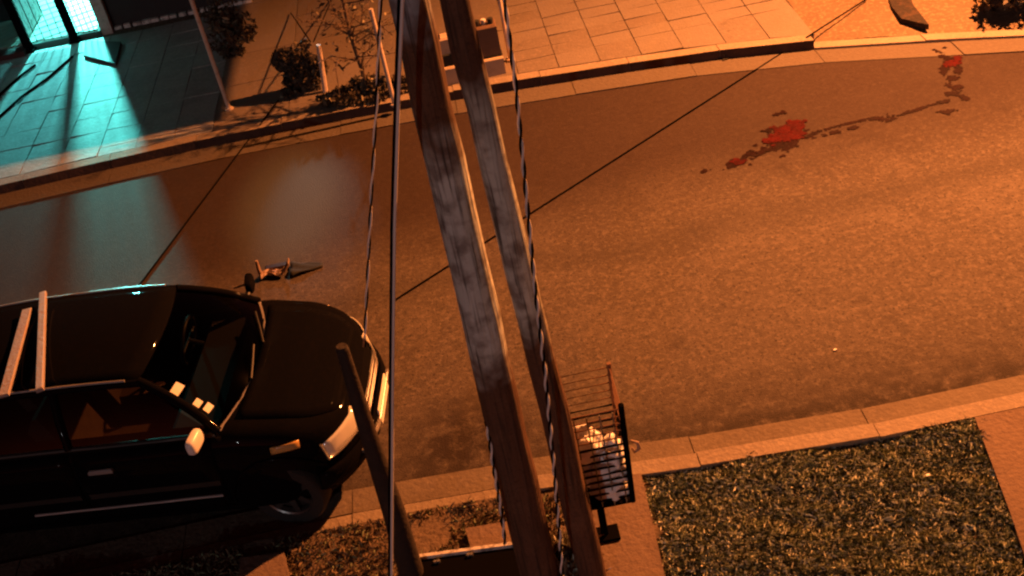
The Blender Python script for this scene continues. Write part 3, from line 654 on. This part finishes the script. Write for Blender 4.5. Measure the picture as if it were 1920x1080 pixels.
st = sorted(set([-1.95, -1.93, -1.88] + [-1.8 + .1 * i for i in range(27)] + [.86, .90, .96] + [1.0 + .06 * i for i in range(14)] + [1.82, 1.86, 1.895, 1.92, 1.94, 1.95]))
st = sorted(set(nx(x) for x in st))
lb = MB(); rings = []
for x in st:
    zt, zb = ztop(x), zbot(x); half = [(0.0, zb), (hw(x) * .6, zb)]
    for u, s_ in zip(SU, SV): half.append((hw(x) * s_, zb + (zt - zb) * u))
    tub = -1.75 < x < .89
    for k, f in enumerate((.82, .72, .5, .25, 0)):
        y = hw(x) * f
        z = zt + .045 * (1 - f ** 2) ** .8
        if tub: y = min(y, hw(x) * .78); z = [zt, .42, .36, .36, .36][k] if x > -1.25 else [zt, .60, .58, .58, .58][k]
        half.append((y, z))
    ring = [(x, -y, z) for y, z in half] + [(x, y, z) for y, z in half[-2:0:-1]]
    rings.append(ring)
n = len(rings[0]); vs = [v for r in rings for v in r]; fs = []
for i in range(len(rings) - 1):
    for k in range(n): fs.append((i * n + k, i * n + (k + 1) % n, (i + 1) * n + (k + 1) % n, (i + 1) * n + k))
fs += [tuple(range(n))[::-1], tuple((len(rings) - 1) * n + k for k in range(n))]
lb.add(vs, fs)
body = lb.build('body', M['car'], car)
AX = (1.21, -1.27); WR = .285
cut = MB()
for ax in AX:
    for s_ in (-1, 1):
        cut.tube([(ax, s_ * .58, WR + .02), (ax, s_ * 1.2, WR + .02)], .345, 28)
cuto = cut.build('wheel_cutter', M['plastic'])
md = body.modifiers.new('arch', 'BOOLEAN'); md.object = cuto; md.operation = 'DIFFERENCE'; md.solver = 'EXACT'
bpy.context.view_layer.update()
dg = bpy.context.evaluated_depsgraph_get()
me2 = bpy.data.meshes.new_from_object(body.evaluated_get(dg)); body.modifiers.clear(); body.data = me2
bpy.data.objects.remove(cuto)
me2.polygons.foreach_set('use_smooth', [True] * len(me2.polygons)); me2.set_sharp_from_angle(angle=R(32))

def panel(name, fn, us, vs_, m, parent=car, th=.006, smooth=35):
    b = MB(); b.grid(fn, us, vs_); o = b.build(name, m, parent, smooth)
    md = o.modifiers.new('thick', 'SOLIDIFY'); md.thickness = th; md.offset = 0
    return o
def lin(a, b, n): return [a + (b - a) * i / n for i in range(n + 1)]
def bonnet(x, f):
    zt = ztop(x); ff = f / .8
    return (x + .05 * (1 - ff * ff) if x < 1.1 else x, hw(x) * f * .96, zt + .045 * max(0.0, 1 - f ** 2) ** .8 + .006)
panel('bonnet', bonnet, lin(1.0, nx(1.80), 12), lin(-.8, .8, 14), M['car'])
# doors on both sides, each with a handle and a moulding
for s_ in (-1, 1):
    for nm, x0, x1 in (('front_door', -.12, .84), ('rear_door', -.96, -.14)):
        d = panel('door', lambda x, z, s_=s_: (x, s_ * (side_y(x, z) + .005), z), lin(x0, x1, 8), lin(.27, ztop(x0) - .03, 8), M['car'])
        b = MB(); hx = x0 + .10; b.box((hx, min(s_ * .80, s_ * .828), .735), (hx + .17, max(s_ * .80, s_ * .828), .765), bev=.008); b.build('handle', M['satin'], d)
        b = MB(); b.grid(lambda x, z, s_=s_: (x, s_ * (side_y(x, z) + .013), z), lin(x0 + .02, x1 - .02, 6), [.50, .545]); b.build('moulding', M['plastic'], d)
    b = MB(); b.tube([(x, s_ * (side_y(x, .40) + .012), .40) for x in lin(-.55, .80, 10)], .010, 6); b.build('side_trim', M['satin'], car, 60)
    # arch lips
    for ax in AX:
        b = MB(); pts = []
        for k in range(19):
            a = math.pi * (k / 18); x = ax + .352 * math.cos(a); z = WR + .02 + .352 * math.sin(a); pts.append((x, s_ * (side_y(x, max(z, zbot(x) + .02)) + .003), z))
        b.tube(pts, .013, 6); b.build('arch_lip', M['car'], car, 60)

# greenhouse
ROOF_Z = 1.26
def roof_hw(x): return .52 - .05 * max(0, x) ** 2 - .03 * max(0, -x - .6)
def roof_z(x, f): return ROOF_Z - .09 * max(0, x + .1) ** 2 - .07 * max(0, -x - .5) ** 2 + .05 * (1 - f * f)
XF, XR = .42, -1.42
def roof(u, f):
    x = XR + (XF - XR) * u; bow = .07 * (1 - f * f)
    x = x + bow * max(0, (u - .6) / .4) - .05 * (1 - f * f) * max(0, (.3 - u) / .3)
    return (x, roof_hw(x) * f, roof_z(x, f))
panel('roof', roof, lin(0, 1, 14), lin(-1, 1, 12), M['car'], th=.03, smooth=50)
def ws_base(f): return Vector((.90 + .16 * (1 - f * f), .705 * f, .885 + .02 * (1 - f * f)))
def ws_top(f): return Vector(roof(1, f)) + Vector((.0, 0, -.005))
def windscreen(u, f):
    a, c = ws_base(f), ws_top(f); p = a.lerp(c, u); p.x += .025 * math.sin(math.pi * u); p.z += .02 * math.sin(math.pi * u); return tuple(p)
b = MB(); b.grid(windscreen, lin(0, 1, 8), lin(-.97, .97, 12)); wsc = b.build('windscreen', M['glass'], car, 60)
def rw(u, f):
    a = Vector((-1.80 - .05 * (1 - f * f), .70 * f, .93)); c = Vector(roof(0, f)) + Vector((-.0, 0, -.005)); return tuple(a.lerp(c, u))
b = MB(); b.grid(rw, lin(.05, 1, 6), lin(-.93, .93, 8)); b.build('rear_window', M['glass'], car, 60)
b = MB()
b.tube([windscreen(0, f) for f in lin(-.99, .99, 14)], .013, 6); b.build('screen_trim', M['satin'], wsc, 60)
for s_ in (-1, 1):
    b = MB(); b.tube([Vector(windscreen(u, s_ * 1.0)) for u in lin(0, 1, 8)], .032, 8); b.build('front_pillar', M['car'], car, 60)
    b = MB(); b.tube([rw(0, s_), rw(.5, s_ * 1.01), rw(1, s_)], .045, 8); b.build('rear_pillar', M['car'], car, 60)
    top = lambda x: Vector((x, s_ * (roof_hw(x) + .008), roof_z(x, 1) - .012))
    b = MB(); b.tube([top(x) for x in lin(XR, XF, 12)], .028, 8); b.build('roof_rail', M['car'], car, 60)
    b = MB(); b.tube([top(x) + Vector((0, s_ * .006, .030)) for x in lin(-1.25, .34, 12)], .0085, 6); b.build('drip_trim', M['satin'], car, 60)
    belt = lambda x: Vector((x, s_ * (hw(x) * .905), ztop(x) - .002))
    b = MB(); b.tube([belt(x) for x in lin(-1.7, .88, 14)], .018, 6); b.build('belt_trim', M['plastic'], car, 60)
    b = MB(); b.tube([belt(-.13), belt(-.13).lerp(top(-.17), .5) + Vector((0, s_ * .02, 0)), top(-.17)], .03, 8); b.build('middle_pillar', M['car'], car, 60)
    b = MB(); b.tube([belt(-.99), belt(-.99).lerp(top(-1.0), .5) + Vector((0, s_ * .02, 0)), top(-1.0)], .032, 8); b.build('middle_pillar', M['car'], car, 60)
    for x0, x1 in ((-.16, .9), (-.97, -.16), (-1.66, -1.0)):
        def sw(u, v, x0=x0, x1=x1):
            a = belt(x0 + (x1 - x0) * u); xt0, xt1 = max(x0, XR + .04), min(x1, XF); c = top(xt0 + (xt1 - xt0) * u)
            p = a.lerp(c, v); p.y += s_ * .018 * math.sin(math.pi * v); return tuple(p)
        b = MB(); b.grid(sw, lin(0, 1, 5), lin(0, 1, 5)); b.build('side_window', M['glass'], car, 60)
    # door mirror
    mx = .80; b = MB()
    b.tube([(mx, s_ * .72, .89), (mx + .01, s_ * .82, .95 if s_ < 0 else .92)], .022, 8); mo_ = b.build('mirror_arm', M['plastic'], car, 60)
    me = bmesh.new(); bmesh.ops.create_uvsphere(me, u_segments=24, v_segments=16, radius=1.0)
    sg = lambda q: math.copysign(abs(q) ** .55, q)
    for v in me.verts: v.co = Vector((sg(v.co.x) * .042 * (.55 if v.co.x < 0 else 1), sg(v.co.y) * .088 * (1 - .12 * s_ * sg(v.co.y)), sg(v.co.z) * .058))
    mm = bpy.data.meshes.new('mirror_housing'); me.to_mesh(mm); me.free(); mm.materials.append(M['white_mirror'] if s_ < 0 else M['car'])
    mm.polygons.foreach_set('use_smooth', [True] * len(mm.polygons))
    o = link('mirror_housing', mm, car); o.location = (mx, s_ * .885, .975 if s_ < 0 else .94); o.rotation_euler = (0, 0, s_ * .15)
    if s_ < 0: o['label'] = 'bright pale door mirror'
# wheels
for ax in AX:
    for s_ in (-1, 1):
        w = MB(); prof = [(.17, -.09), (WR - .02, -.095), (WR, -.07), (WR, .07), (WR - .02, .095), (.19, .09), (.18, .075)]
        N = 32
        w.add([(r * math.cos(2 * math.pi * k / N), y, r * math.sin(2 * math.pi * k / N)) for k in range(N) for r, y in prof],
              [(k * 7 + j, k * 7 + j + 1, ((k + 1) % N) * 7 + j + 1, ((k + 1) % N) * 7 + j) for k in range(N) for j in range(6)])
        wo = empty('wheel', (ax, s_ * .675, WR), 0); wo.parent = car
        if s_ < 0: wo.rotation_euler.z = math.pi
        if ax > 0: wo.rotation_euler.z += R(-9)
        w.build('tyre', M['rubber'], wo, 40)
        r_ = MB(); N = 30
        r_.add([(q * math.cos(2 * math.pi * k / N), y, q * math.sin(2 * math.pi * k / N)) for k in range(N) for q, y in ((.19, .088), (.178, .08), (.165, .05))], [(k * 3 + j, k * 3 + j + 1, ((k + 1) % N) * 3 + j + 1, ((k + 1) % N) * 3 + j) for k in range(N) for j in range(2)])
        for k in range(7):
            a = 2 * math.pi * k / 7; c, sn = math.cos(a), math.sin(a)
            r_.add([(c * .03 - sn * .028, .065, sn * .03 + c * .028), (c * .03 + sn * .028, .065, sn * .03 - c * .028), (c * .175 + sn * .02, .075, sn * .175 - c * .02), (c * .175 - sn * .02, .075, sn * .175 + c * .02)], [(0, 1, 2, 3)])
        r_.tube([(0, .05, 0), (0, .082, 0)], [.05, .035], 12)
        r_.build('rim', M['alloy'], wo, 30)
        h = MB(); h.tube([(0, .03, 0), (0, .034, 0)], .17, 24); h.build('brake_disc', M['plastic'], wo)
# nose: lights, grille, bumper strip, number plate
def nose_pt(f, z, off=.006):
    # point on the front at lateral fraction f (plan outline), height z
    y = f * HW; lo_, hi_ = 1.0, nx(1.95)
    for _ in range(30):
        mid = (lo_ + hi_) / 2
        if side_y(mid, min(z, ztop(mid) - .005)) > abs(y) and ztop(mid) > z: lo_ = mid
        else: hi_ = mid
    return Vector((lo_ + off, y + (off if y > 0 else -off) * abs(f), z))
for s_ in (-1, 1):
    hl = panel('headlight', lambda u, v: tuple(nose_pt(s_ * (.45 + .40 * u), .535 + .15 * v * (1 - .2 * u), .012)), lin(0, 1, 8), lin(0, 1, 5), M['lens'], th=.012)
    b = MB(); b.tube([nose_pt(s_ * (.43 + .43 * u), .525, .016) for u in lin(0, 1, 8)] + [nose_pt(s_ * .86, .66, .016)], .010, 6); b.build('bezel', M['chrome'], hl, 60)
    panel('indicator', lambda u, v: (1.22 + .19 * u, s_ * (side_y(1.22 + .19 * u, .70 + .05 * v) + .006), .70 + .05 * v), lin(0, 1, 4), lin(0, 1, 3), M['amber'], th=.01)
    panel('fog_lamp', lambda u, v: tuple(nose_pt(s_ * (.60 + .14 * u), .31 + .07 * v, .010)), lin(0, 1, 4), lin(0, 1, 3), M['lens'], th=.01)
panel('grille', lambda u, v: tuple(nose_pt(-.42 + .84 * u, .50 + .085 * v, .008)), lin(0, 1, 10), lin(0, 1, 4), M['plastic'], th=.012)
for k in range(3):
    b = MB(); b.tube([nose_pt(f, .512 + .03 * k, .018) for f in lin(-.4, .4, 10)], .006, 6); b.build('grille_bar', M['chrome'], car, 60)
bp_ = panel('bumper', lambda u, v: tuple(nose_pt(-.93 + 1.86 * u, .30 + .155 * v, .045 - .02 * (2 * v - 1) ** 2)), lin(0, 1, 24), lin(0, 1, 6), M['car'], th=.03)
b = MB(); b.tube([nose_pt(f, .40, .062) for f in lin(-.62, .35, 16)], .016, 6); b.build('strip', M['chrome'], bp_, 60)
b = MB(); b.box((nx(1.95) + .055, -.2, .33), (nx(1.95) + .067, .2, .46), bev=.003); b.build('number_plate', M['paper'], car)
# wipers, interior, pale windscreen patches
for k in range(2):
    b = MB(); a = Vector(windscreen(.02, -.35 + .55 * k)); c = Vector(windscreen(.12, .1 + .6 * k)); off = Vector((.012, 0, .014)); b.tube([a + off, a.lerp(c, .5) + off * 1.3, c + off], .008, 5); b.build('wiper', M['plastic'], car)
b = MB(); b.box((.5, -.68, .60), (.92, .68, .84), bev=.05); b.build('dashboard', M['dash'], car)
for s_ in (-1, 1):
    stt = MB(); stt.box((-.25, s_ * .36 - .24, .38), (.27, s_ * .36 + .24, .56), bev=.05); so = stt.build('front_seat', M['seat'], car)
    rot = Matrix.Translation((-.22, s_ * .36, .5)) @ Matrix.Rotation(R(-16), 4, 'Y')
    b = MB(); b.box((-.08, -.235, 0), (.06, .235, .56), rot=rot, bev=.05); b.box((-.05, -.13, .60), (.04, .13, .78), rot=rot, bev=.04); b.build('backrest', M['seat'], so)
b = MB(); b.box((-1.15, -.62, .38), (-.72, .62, .58), bev=.05); rot = Matrix.Translation((-1.12, 0, .52)) @ Matrix.Rotation(R(-18), 4, 'Y'); b.box((-.08, -.62, 0), (.06, .62, .52), rot=rot, bev=.05); b.build('rear_seat', M['seat'], car)
b = MB(); pts = [Vector((.42 + .08 * math.sin(a) * .5, .36 + .18 * math.cos(a), .86 + .17 * math.sin(a))) for a in lin(0, 2 * math.pi, 20)]; b.tube(pts, .016, 7); b.tube([(.42, .2, .86), (.42, .52, .86)], .012, 6); b.tube([(.42, .36, .86), (.6, .36, .78)], .02, 6); b.build('steering_wheel', M['plastic'], car, 60)
b = MB(); b.box((.33, -.1, 1.17), (.35, .1, 1.22), bev=.006); b.build('inner_mirror', M['plastic'], car)
for u, f, w_, h_ in ((.62, -.88, .05, .03), (.36, -.9, .028, .024), (.24, -.88, .032, .024)):
    b = MB(); b.grid(lambda a, c: tuple(Vector(windscreen(u + a * h_ * 1.6, f + c * w_ * 1.5)) + Vector((.004, 0, .005))), lin(-1, 1, 2), lin(-1, 1, 2)); b.build('sticker', M['paper'], wsc)

# battens lying over the car roof
car.matrix_world = Matrix.Translation(CAR_POS) @ Matrix.Rotation(CAR_YAW, 4, 'Z')
def batten(lab, a, c, w, th):
    A, C = at(*a), at(*c)
    b = MB(); d = (C - A); ln = d.length; d.normalize(); s2 = Vector((-d.y, d.x, 0)).normalized()
    rot = Matrix((d, s2, d.cross(s2))).transposed().to_4x4(); rot.translation = A
    b.box((0, -w / 2, -.0), (ln, w / 2, th), rot=rot, bev=.006)
    tag(b.build('batten', M['batten']), lab, 'batten', 'battens on the car roof')
batten('straight pale batten laid across the black car roof', (76, 735, 1.35), (82, 552, 1.35), .05, .03)
batten('slanting wider pale batten at the back of the car roof', (8, 745, 1.335), (52, 582, 1.335), .07, .02)
# ------------------------------------------------------------------ pole pair and the other near things
def pole(lab, base, topxy, r0, r1, m, lean_y):
    P0 = at(*base); Q = at_depth(*topxy, lean_y); d = (Q - P0).normalized(); P1 = P0 + d * (7.4 / d.z)
    P0b = P0 - d * .4
    t = tag(empty('utility_pole', P0), lab, 'pole', 'pair of timber poles')
    b = MB(); n = 26; pts = []; rs = []
    for i in range(n + 1):
        u = i / n; p = P0b.lerp(P1, u); pts.append(p - P0 + Vector((RNG.normal(0, .003), RNG.normal(0, .003), 0))); rs.append(r0 + (r1 - r0) * u + RNG.normal(0, .0015))
    b.tube(pts, rs, 18); b.build('shaft', m, t, 60)
    return P0, d
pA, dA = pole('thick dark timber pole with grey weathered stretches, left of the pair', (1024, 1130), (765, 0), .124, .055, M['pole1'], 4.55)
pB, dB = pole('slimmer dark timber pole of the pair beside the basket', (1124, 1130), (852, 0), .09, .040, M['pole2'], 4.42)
# twisted pale-and-dark drop cables
def twisted(lab, pts, r, pitch):
    P = [Vector(p) for p in pts]
    # resample
    seg = []; N = 120
    L_ = [0]
    for i in range(1, len(P)): L_.append(L_[-1] + (P[i] - P[i - 1]).length)
    for i in range(N + 1):
        s_ = L_[-1] * i / N; k = max(j for j in range(len(L_)) if L_[j] <= s_ + 1e-9); k = min(k, len(P) - 2)
        seg.append(P[k].lerp(P[k + 1], (s_ - L_[k]) / (L_[k + 1] - L_[k])))
    t = tag(empty('drop_cable', P[0]), lab, 'cable', 'twisted drop cables by the poles')
    n_t = max(60, int(L_[-1] / pitch * 10)); out = [[], []]
    for i in range(n_t + 1):
        u = i / n_t * N; k = min(int(u), N - 1); p = seg[k].lerp(seg[k + 1], u - k); a = 2 * math.pi * (L_[-1] * i / n_t) / pitch
        tt = (seg[k + 1] - seg[k]).normalized(); e1 = tt.cross(Vector((0, 1, 0))).normalized(); e2 = tt.cross(e1)
        for q in (0, 1): out[q].append(p - P[0] + (e1 * math.cos(a + q * math.pi) + e2 * math.sin(a + q * math.pi)) * r * .95)
    for q, m in ((0, M['wire_pale']), (1, M['wire_dark'])):
        b = MB(); b.tube(out[q], r, 6); b.build('strand', m, t, 60)
def path_px(l): return [at_depth(x, y, Y) for x, y, Y in l]
twisted('twisted drop cable running down along the right edge of the slimmer pole', path_px([(938, -60, 4.6), (968, 170, 4.45), (986, 360, 4.35), (1003, 540, 4.25), (1022, 700, 4.22), (1036, 850, 4.2), (1049, 1000, 4.2), (1056, 1110, 4.2)]), .006, .19)
twisted('twisted drop cable hanging left of the straight vertical wire', path_px([(716, -60, 5.2), (706, 190, 5.2), (697, 350, 5.2), (688, 545, 5.2), (683, 650, 5.2)]), .0055, .34)
twisted('short twisted cable at the left edge of the thick pole base', path_px([(912, 790, 4.55), (926, 880, 4.5), (940, 960, 4.45), (947, 1020, 4.42)]), .0065, .17)
# straight taut wire in front of the car nose
b = MB(); P = path_px([(757, -60, 4.2), (748, 160, 4.2), (740, 420, 4.2), (736, 760, 4.2), (734, 1120, 4.2)]); b.tube(P, .0075, 7)
t = tag(empty('drop_wire', (0, 0, 0)), 'straight taut wire hanging left of the thick pole', 'wire')
b.build('pale_core', M['wire_pale'], t, 60)
b = MB(); b.tube([p + Vector((-.0135, .004, 0)) for p in P], .0062, 7); b.build('dark_core', M['wire_dark'], t, 60)
# dark post leaning in front of the car
p0 = at(776, 1096); p1 = at_depth(642, 655, 5.0); t = tag(empty('leaning_post', p0), 'dark tapered post leaning in front of the car nose', 'post')
b = MB(); b.tube([Vector((0, 0, -.2)) - (p1 - p0) * .02, (p1 - p0) * .35 + Vector((.012, 0, 0)), (p1 - p0) * .7, p1 - p0], [.088, .07, .05, .036], 14); b.build('shaft', M['bar'], t, 60)
b = MB(); b.tube([(p1 - p0), (p1 - p0) * 1.012], [.037, .03], 14); b.build('cap', M['bar'], t, 60)

# litter basket on a post
bp0 = at(1135, 1003, .09); M['rust'] = mat('rusty_wire', (.16, .07, .035), .8)
t = tag(empty('litter_basket', bp0), 'wire litter basket full of bags on a black post by the bare path', 'litter basket')
b = MB(); b.tube([(0, 0, -.12), (-.003, .0, .40)], .024, 12); b.build('post', M['black_iron'], t, 40)
b = MB(); b.box((-.09, -.06, .0), (.09, .06, .018)); b.build('foot', M['black_iron'], t)
X0, X1, Y0, Y1, Z0, Z1 = -.105, .195, -.13, .17, .40, 1.20
def corner(i, z, out=0.0):
    e = (z - Z0) / (Z1 - Z0) * .035; xs = (X0 - e - out, X1 + e * .2 + out); ys = (Y0 - e, Y1 + e)
    return Vector((xs[1] if i in (1, 2) else xs[0], ys[0] if i in (0, 1) else ys[1], z))
for i in range(4):
    b = MB(); hi_ = Z1 + (.03 if i in (1, 2) else 0); rr = .017 if i == 1 else .014 if i == 2 else .008
    b.tube([corner(i, Z0), corner(i, hi_)], rr, 8); b.build('upright', M['black_iron'] if i == 1 else M['rust'] if i == 2 else M['steel'], t, 40)  # reddish back-right upright puts the basket's lit edge into its colour
for k in range(15):
    z = Z0 + (Z1 - Z0) * k / 14; b = MB(); c = [corner(i, z) for i in range(4)]
    b.tube(c + [c[0]], .008 if z < .95 else .005, 6); b.build('hoop', M['black_iron'] if z < .95 else M['rust'], t, 60)
b = MB(); b.box((X0, Y0, Z0 - .012), (X1, Y1, Z0 + .004)); b.build('floor', M['black_iron'], t)
for k in range(4):
    b = MB(); x = X0 + (X1 - X0) * (k + .5) / 4; b.tube([(x, Y0, Z0), (x - .01, Y0 - .033, Z1 - .02)], .005, 6); b.build('rod', M['steel'], t, 50)
def bag(lab, c, r, m, seed, tail=True):
    rg = np.random.default_rng(seed); bm = bmesh.new(); bmesh.ops.create_icosphere(bm, subdivisions=4, radius=1)
    ph = rg.uniform(0, 6.28, 8); dirs = [Vector(rg.normal(0, 1, 3)).normalized() for _ in range(8)]
    for v in bm.verts:
        n_ = v.co.normalized(); k = 1 + sum(.06 * math.sin(9 * n_.dot(d) + f) for d, f in zip(dirs, ph)) + sum(.03 * abs(math.sin(17 * n_.dot(d) + f)) for d, f in zip(dirs[:5], ph))
        k = k if n_.z < .75 else k * (1 + (n_.z - .75) * 2.2 * .6)
        v.co = Vector((n_.x * r[0], n_.y * r[1], n_.z * r[2])) * k
    me = bpy.data.meshes.new('rubbish_bag'); bm.to_mesh(me); bm.free(); me.materials.append(m); me.polygons.foreach_set('use_smooth', [True] * len(me.polygons))
    o = link('rubbish_bag', me); o.location = bp0 + Vector(c); tag(o, lab, 'bag', 'bags in the litter basket')
bag('small pale bag squeezed at the left side of the wire basket', (-.06, -.07, .66), (.06, .06, .08), M['bag_white'], 6)
bag('white bag at mid height behind the right corner rod of the basket', (.15, -.08, .62), (.05, .05, .07), M['bag_white'], 7)
bag('white crumpled bag lying on top in the wire basket', (-.02, -.03, .84), (.10, .11, .085), M['bag_white'], 1)
bag('small white bag at the right of the basket top', (.125, -.06, .79), (.07, .08, .07), M['bag_white'], 2)
bag('large white bag filling the middle of the wire basket', (.05, .0, .65), (.135, .135, .11), M['bag_white'], 3)
bag('white bag at the bottom of the wire basket', (.075, -.06, .50), (.105, .075, .09), M['bag_white'], 4)
bag('black bag at the bottom corner of the wire basket', (-.03, .04, .50), (.075, .08, .085), M['bag_black'], 5)
# pale scrap hooked on the side of the basket
b = MB(); q = at_depth(1190, 838, bp0.y + .02); b.tube([q + Vector((-.02, 0, .06)), q + Vector((.02, 0, .03)), q + Vector((.025, .0, -.02)), q + Vector((-.005, 0, -.04)), q + Vector((-.02, 0, .0))], [.008, .012, .013, .011, .008], 7)
tag(b.build('plastic_scrap', M['debris'], None, 60), 'pale curled plastic scrap hooked on the right side of the basket', 'scrap')

# black cover plate with a pale rim at the bottom edge
zc = .11
q = [at(786, 1050, zc), at(972, 1026, zc), at(1010, 1130, zc), at(770, 1150, zc)]
t = tag(empty('cover_plate', q[0]), 'black steel cover plate with a pale rim beside the thick pole base', 'cover plate')
b = MB(); b.prism([((p.x - q[0].x), (p.y - q[0].y)) for p in q][::-1], -.06, .0); b.build('plate', M['black_iron'], t)
b = MB(); e0, e1 = Vector((-.02, .0, 0)), (q[1] - q[0]) + Vector((.02, 0, 0)); d = (e1 - e0).normalized(); s2 = Vector((-d.y, d.x, 0)); rot = Matrix((d, s2, Vector((0, 0, 1)))).transposed().to_4x4(); rot.translation = e0
b.box((0, .003, -.08), ((e1 - e0).length, .035, .022), rot=rot, bev=.004); b.build('rim', M['pale_edge'], t)
for x in (.12, .17, .6, .65):
    b = MB(); b.tube([(x * .45 + .05, -.05, -.01), (x * .45 + .05, -.05, .018)], .011, 8); b.build('bolt', M['chrome'], t)
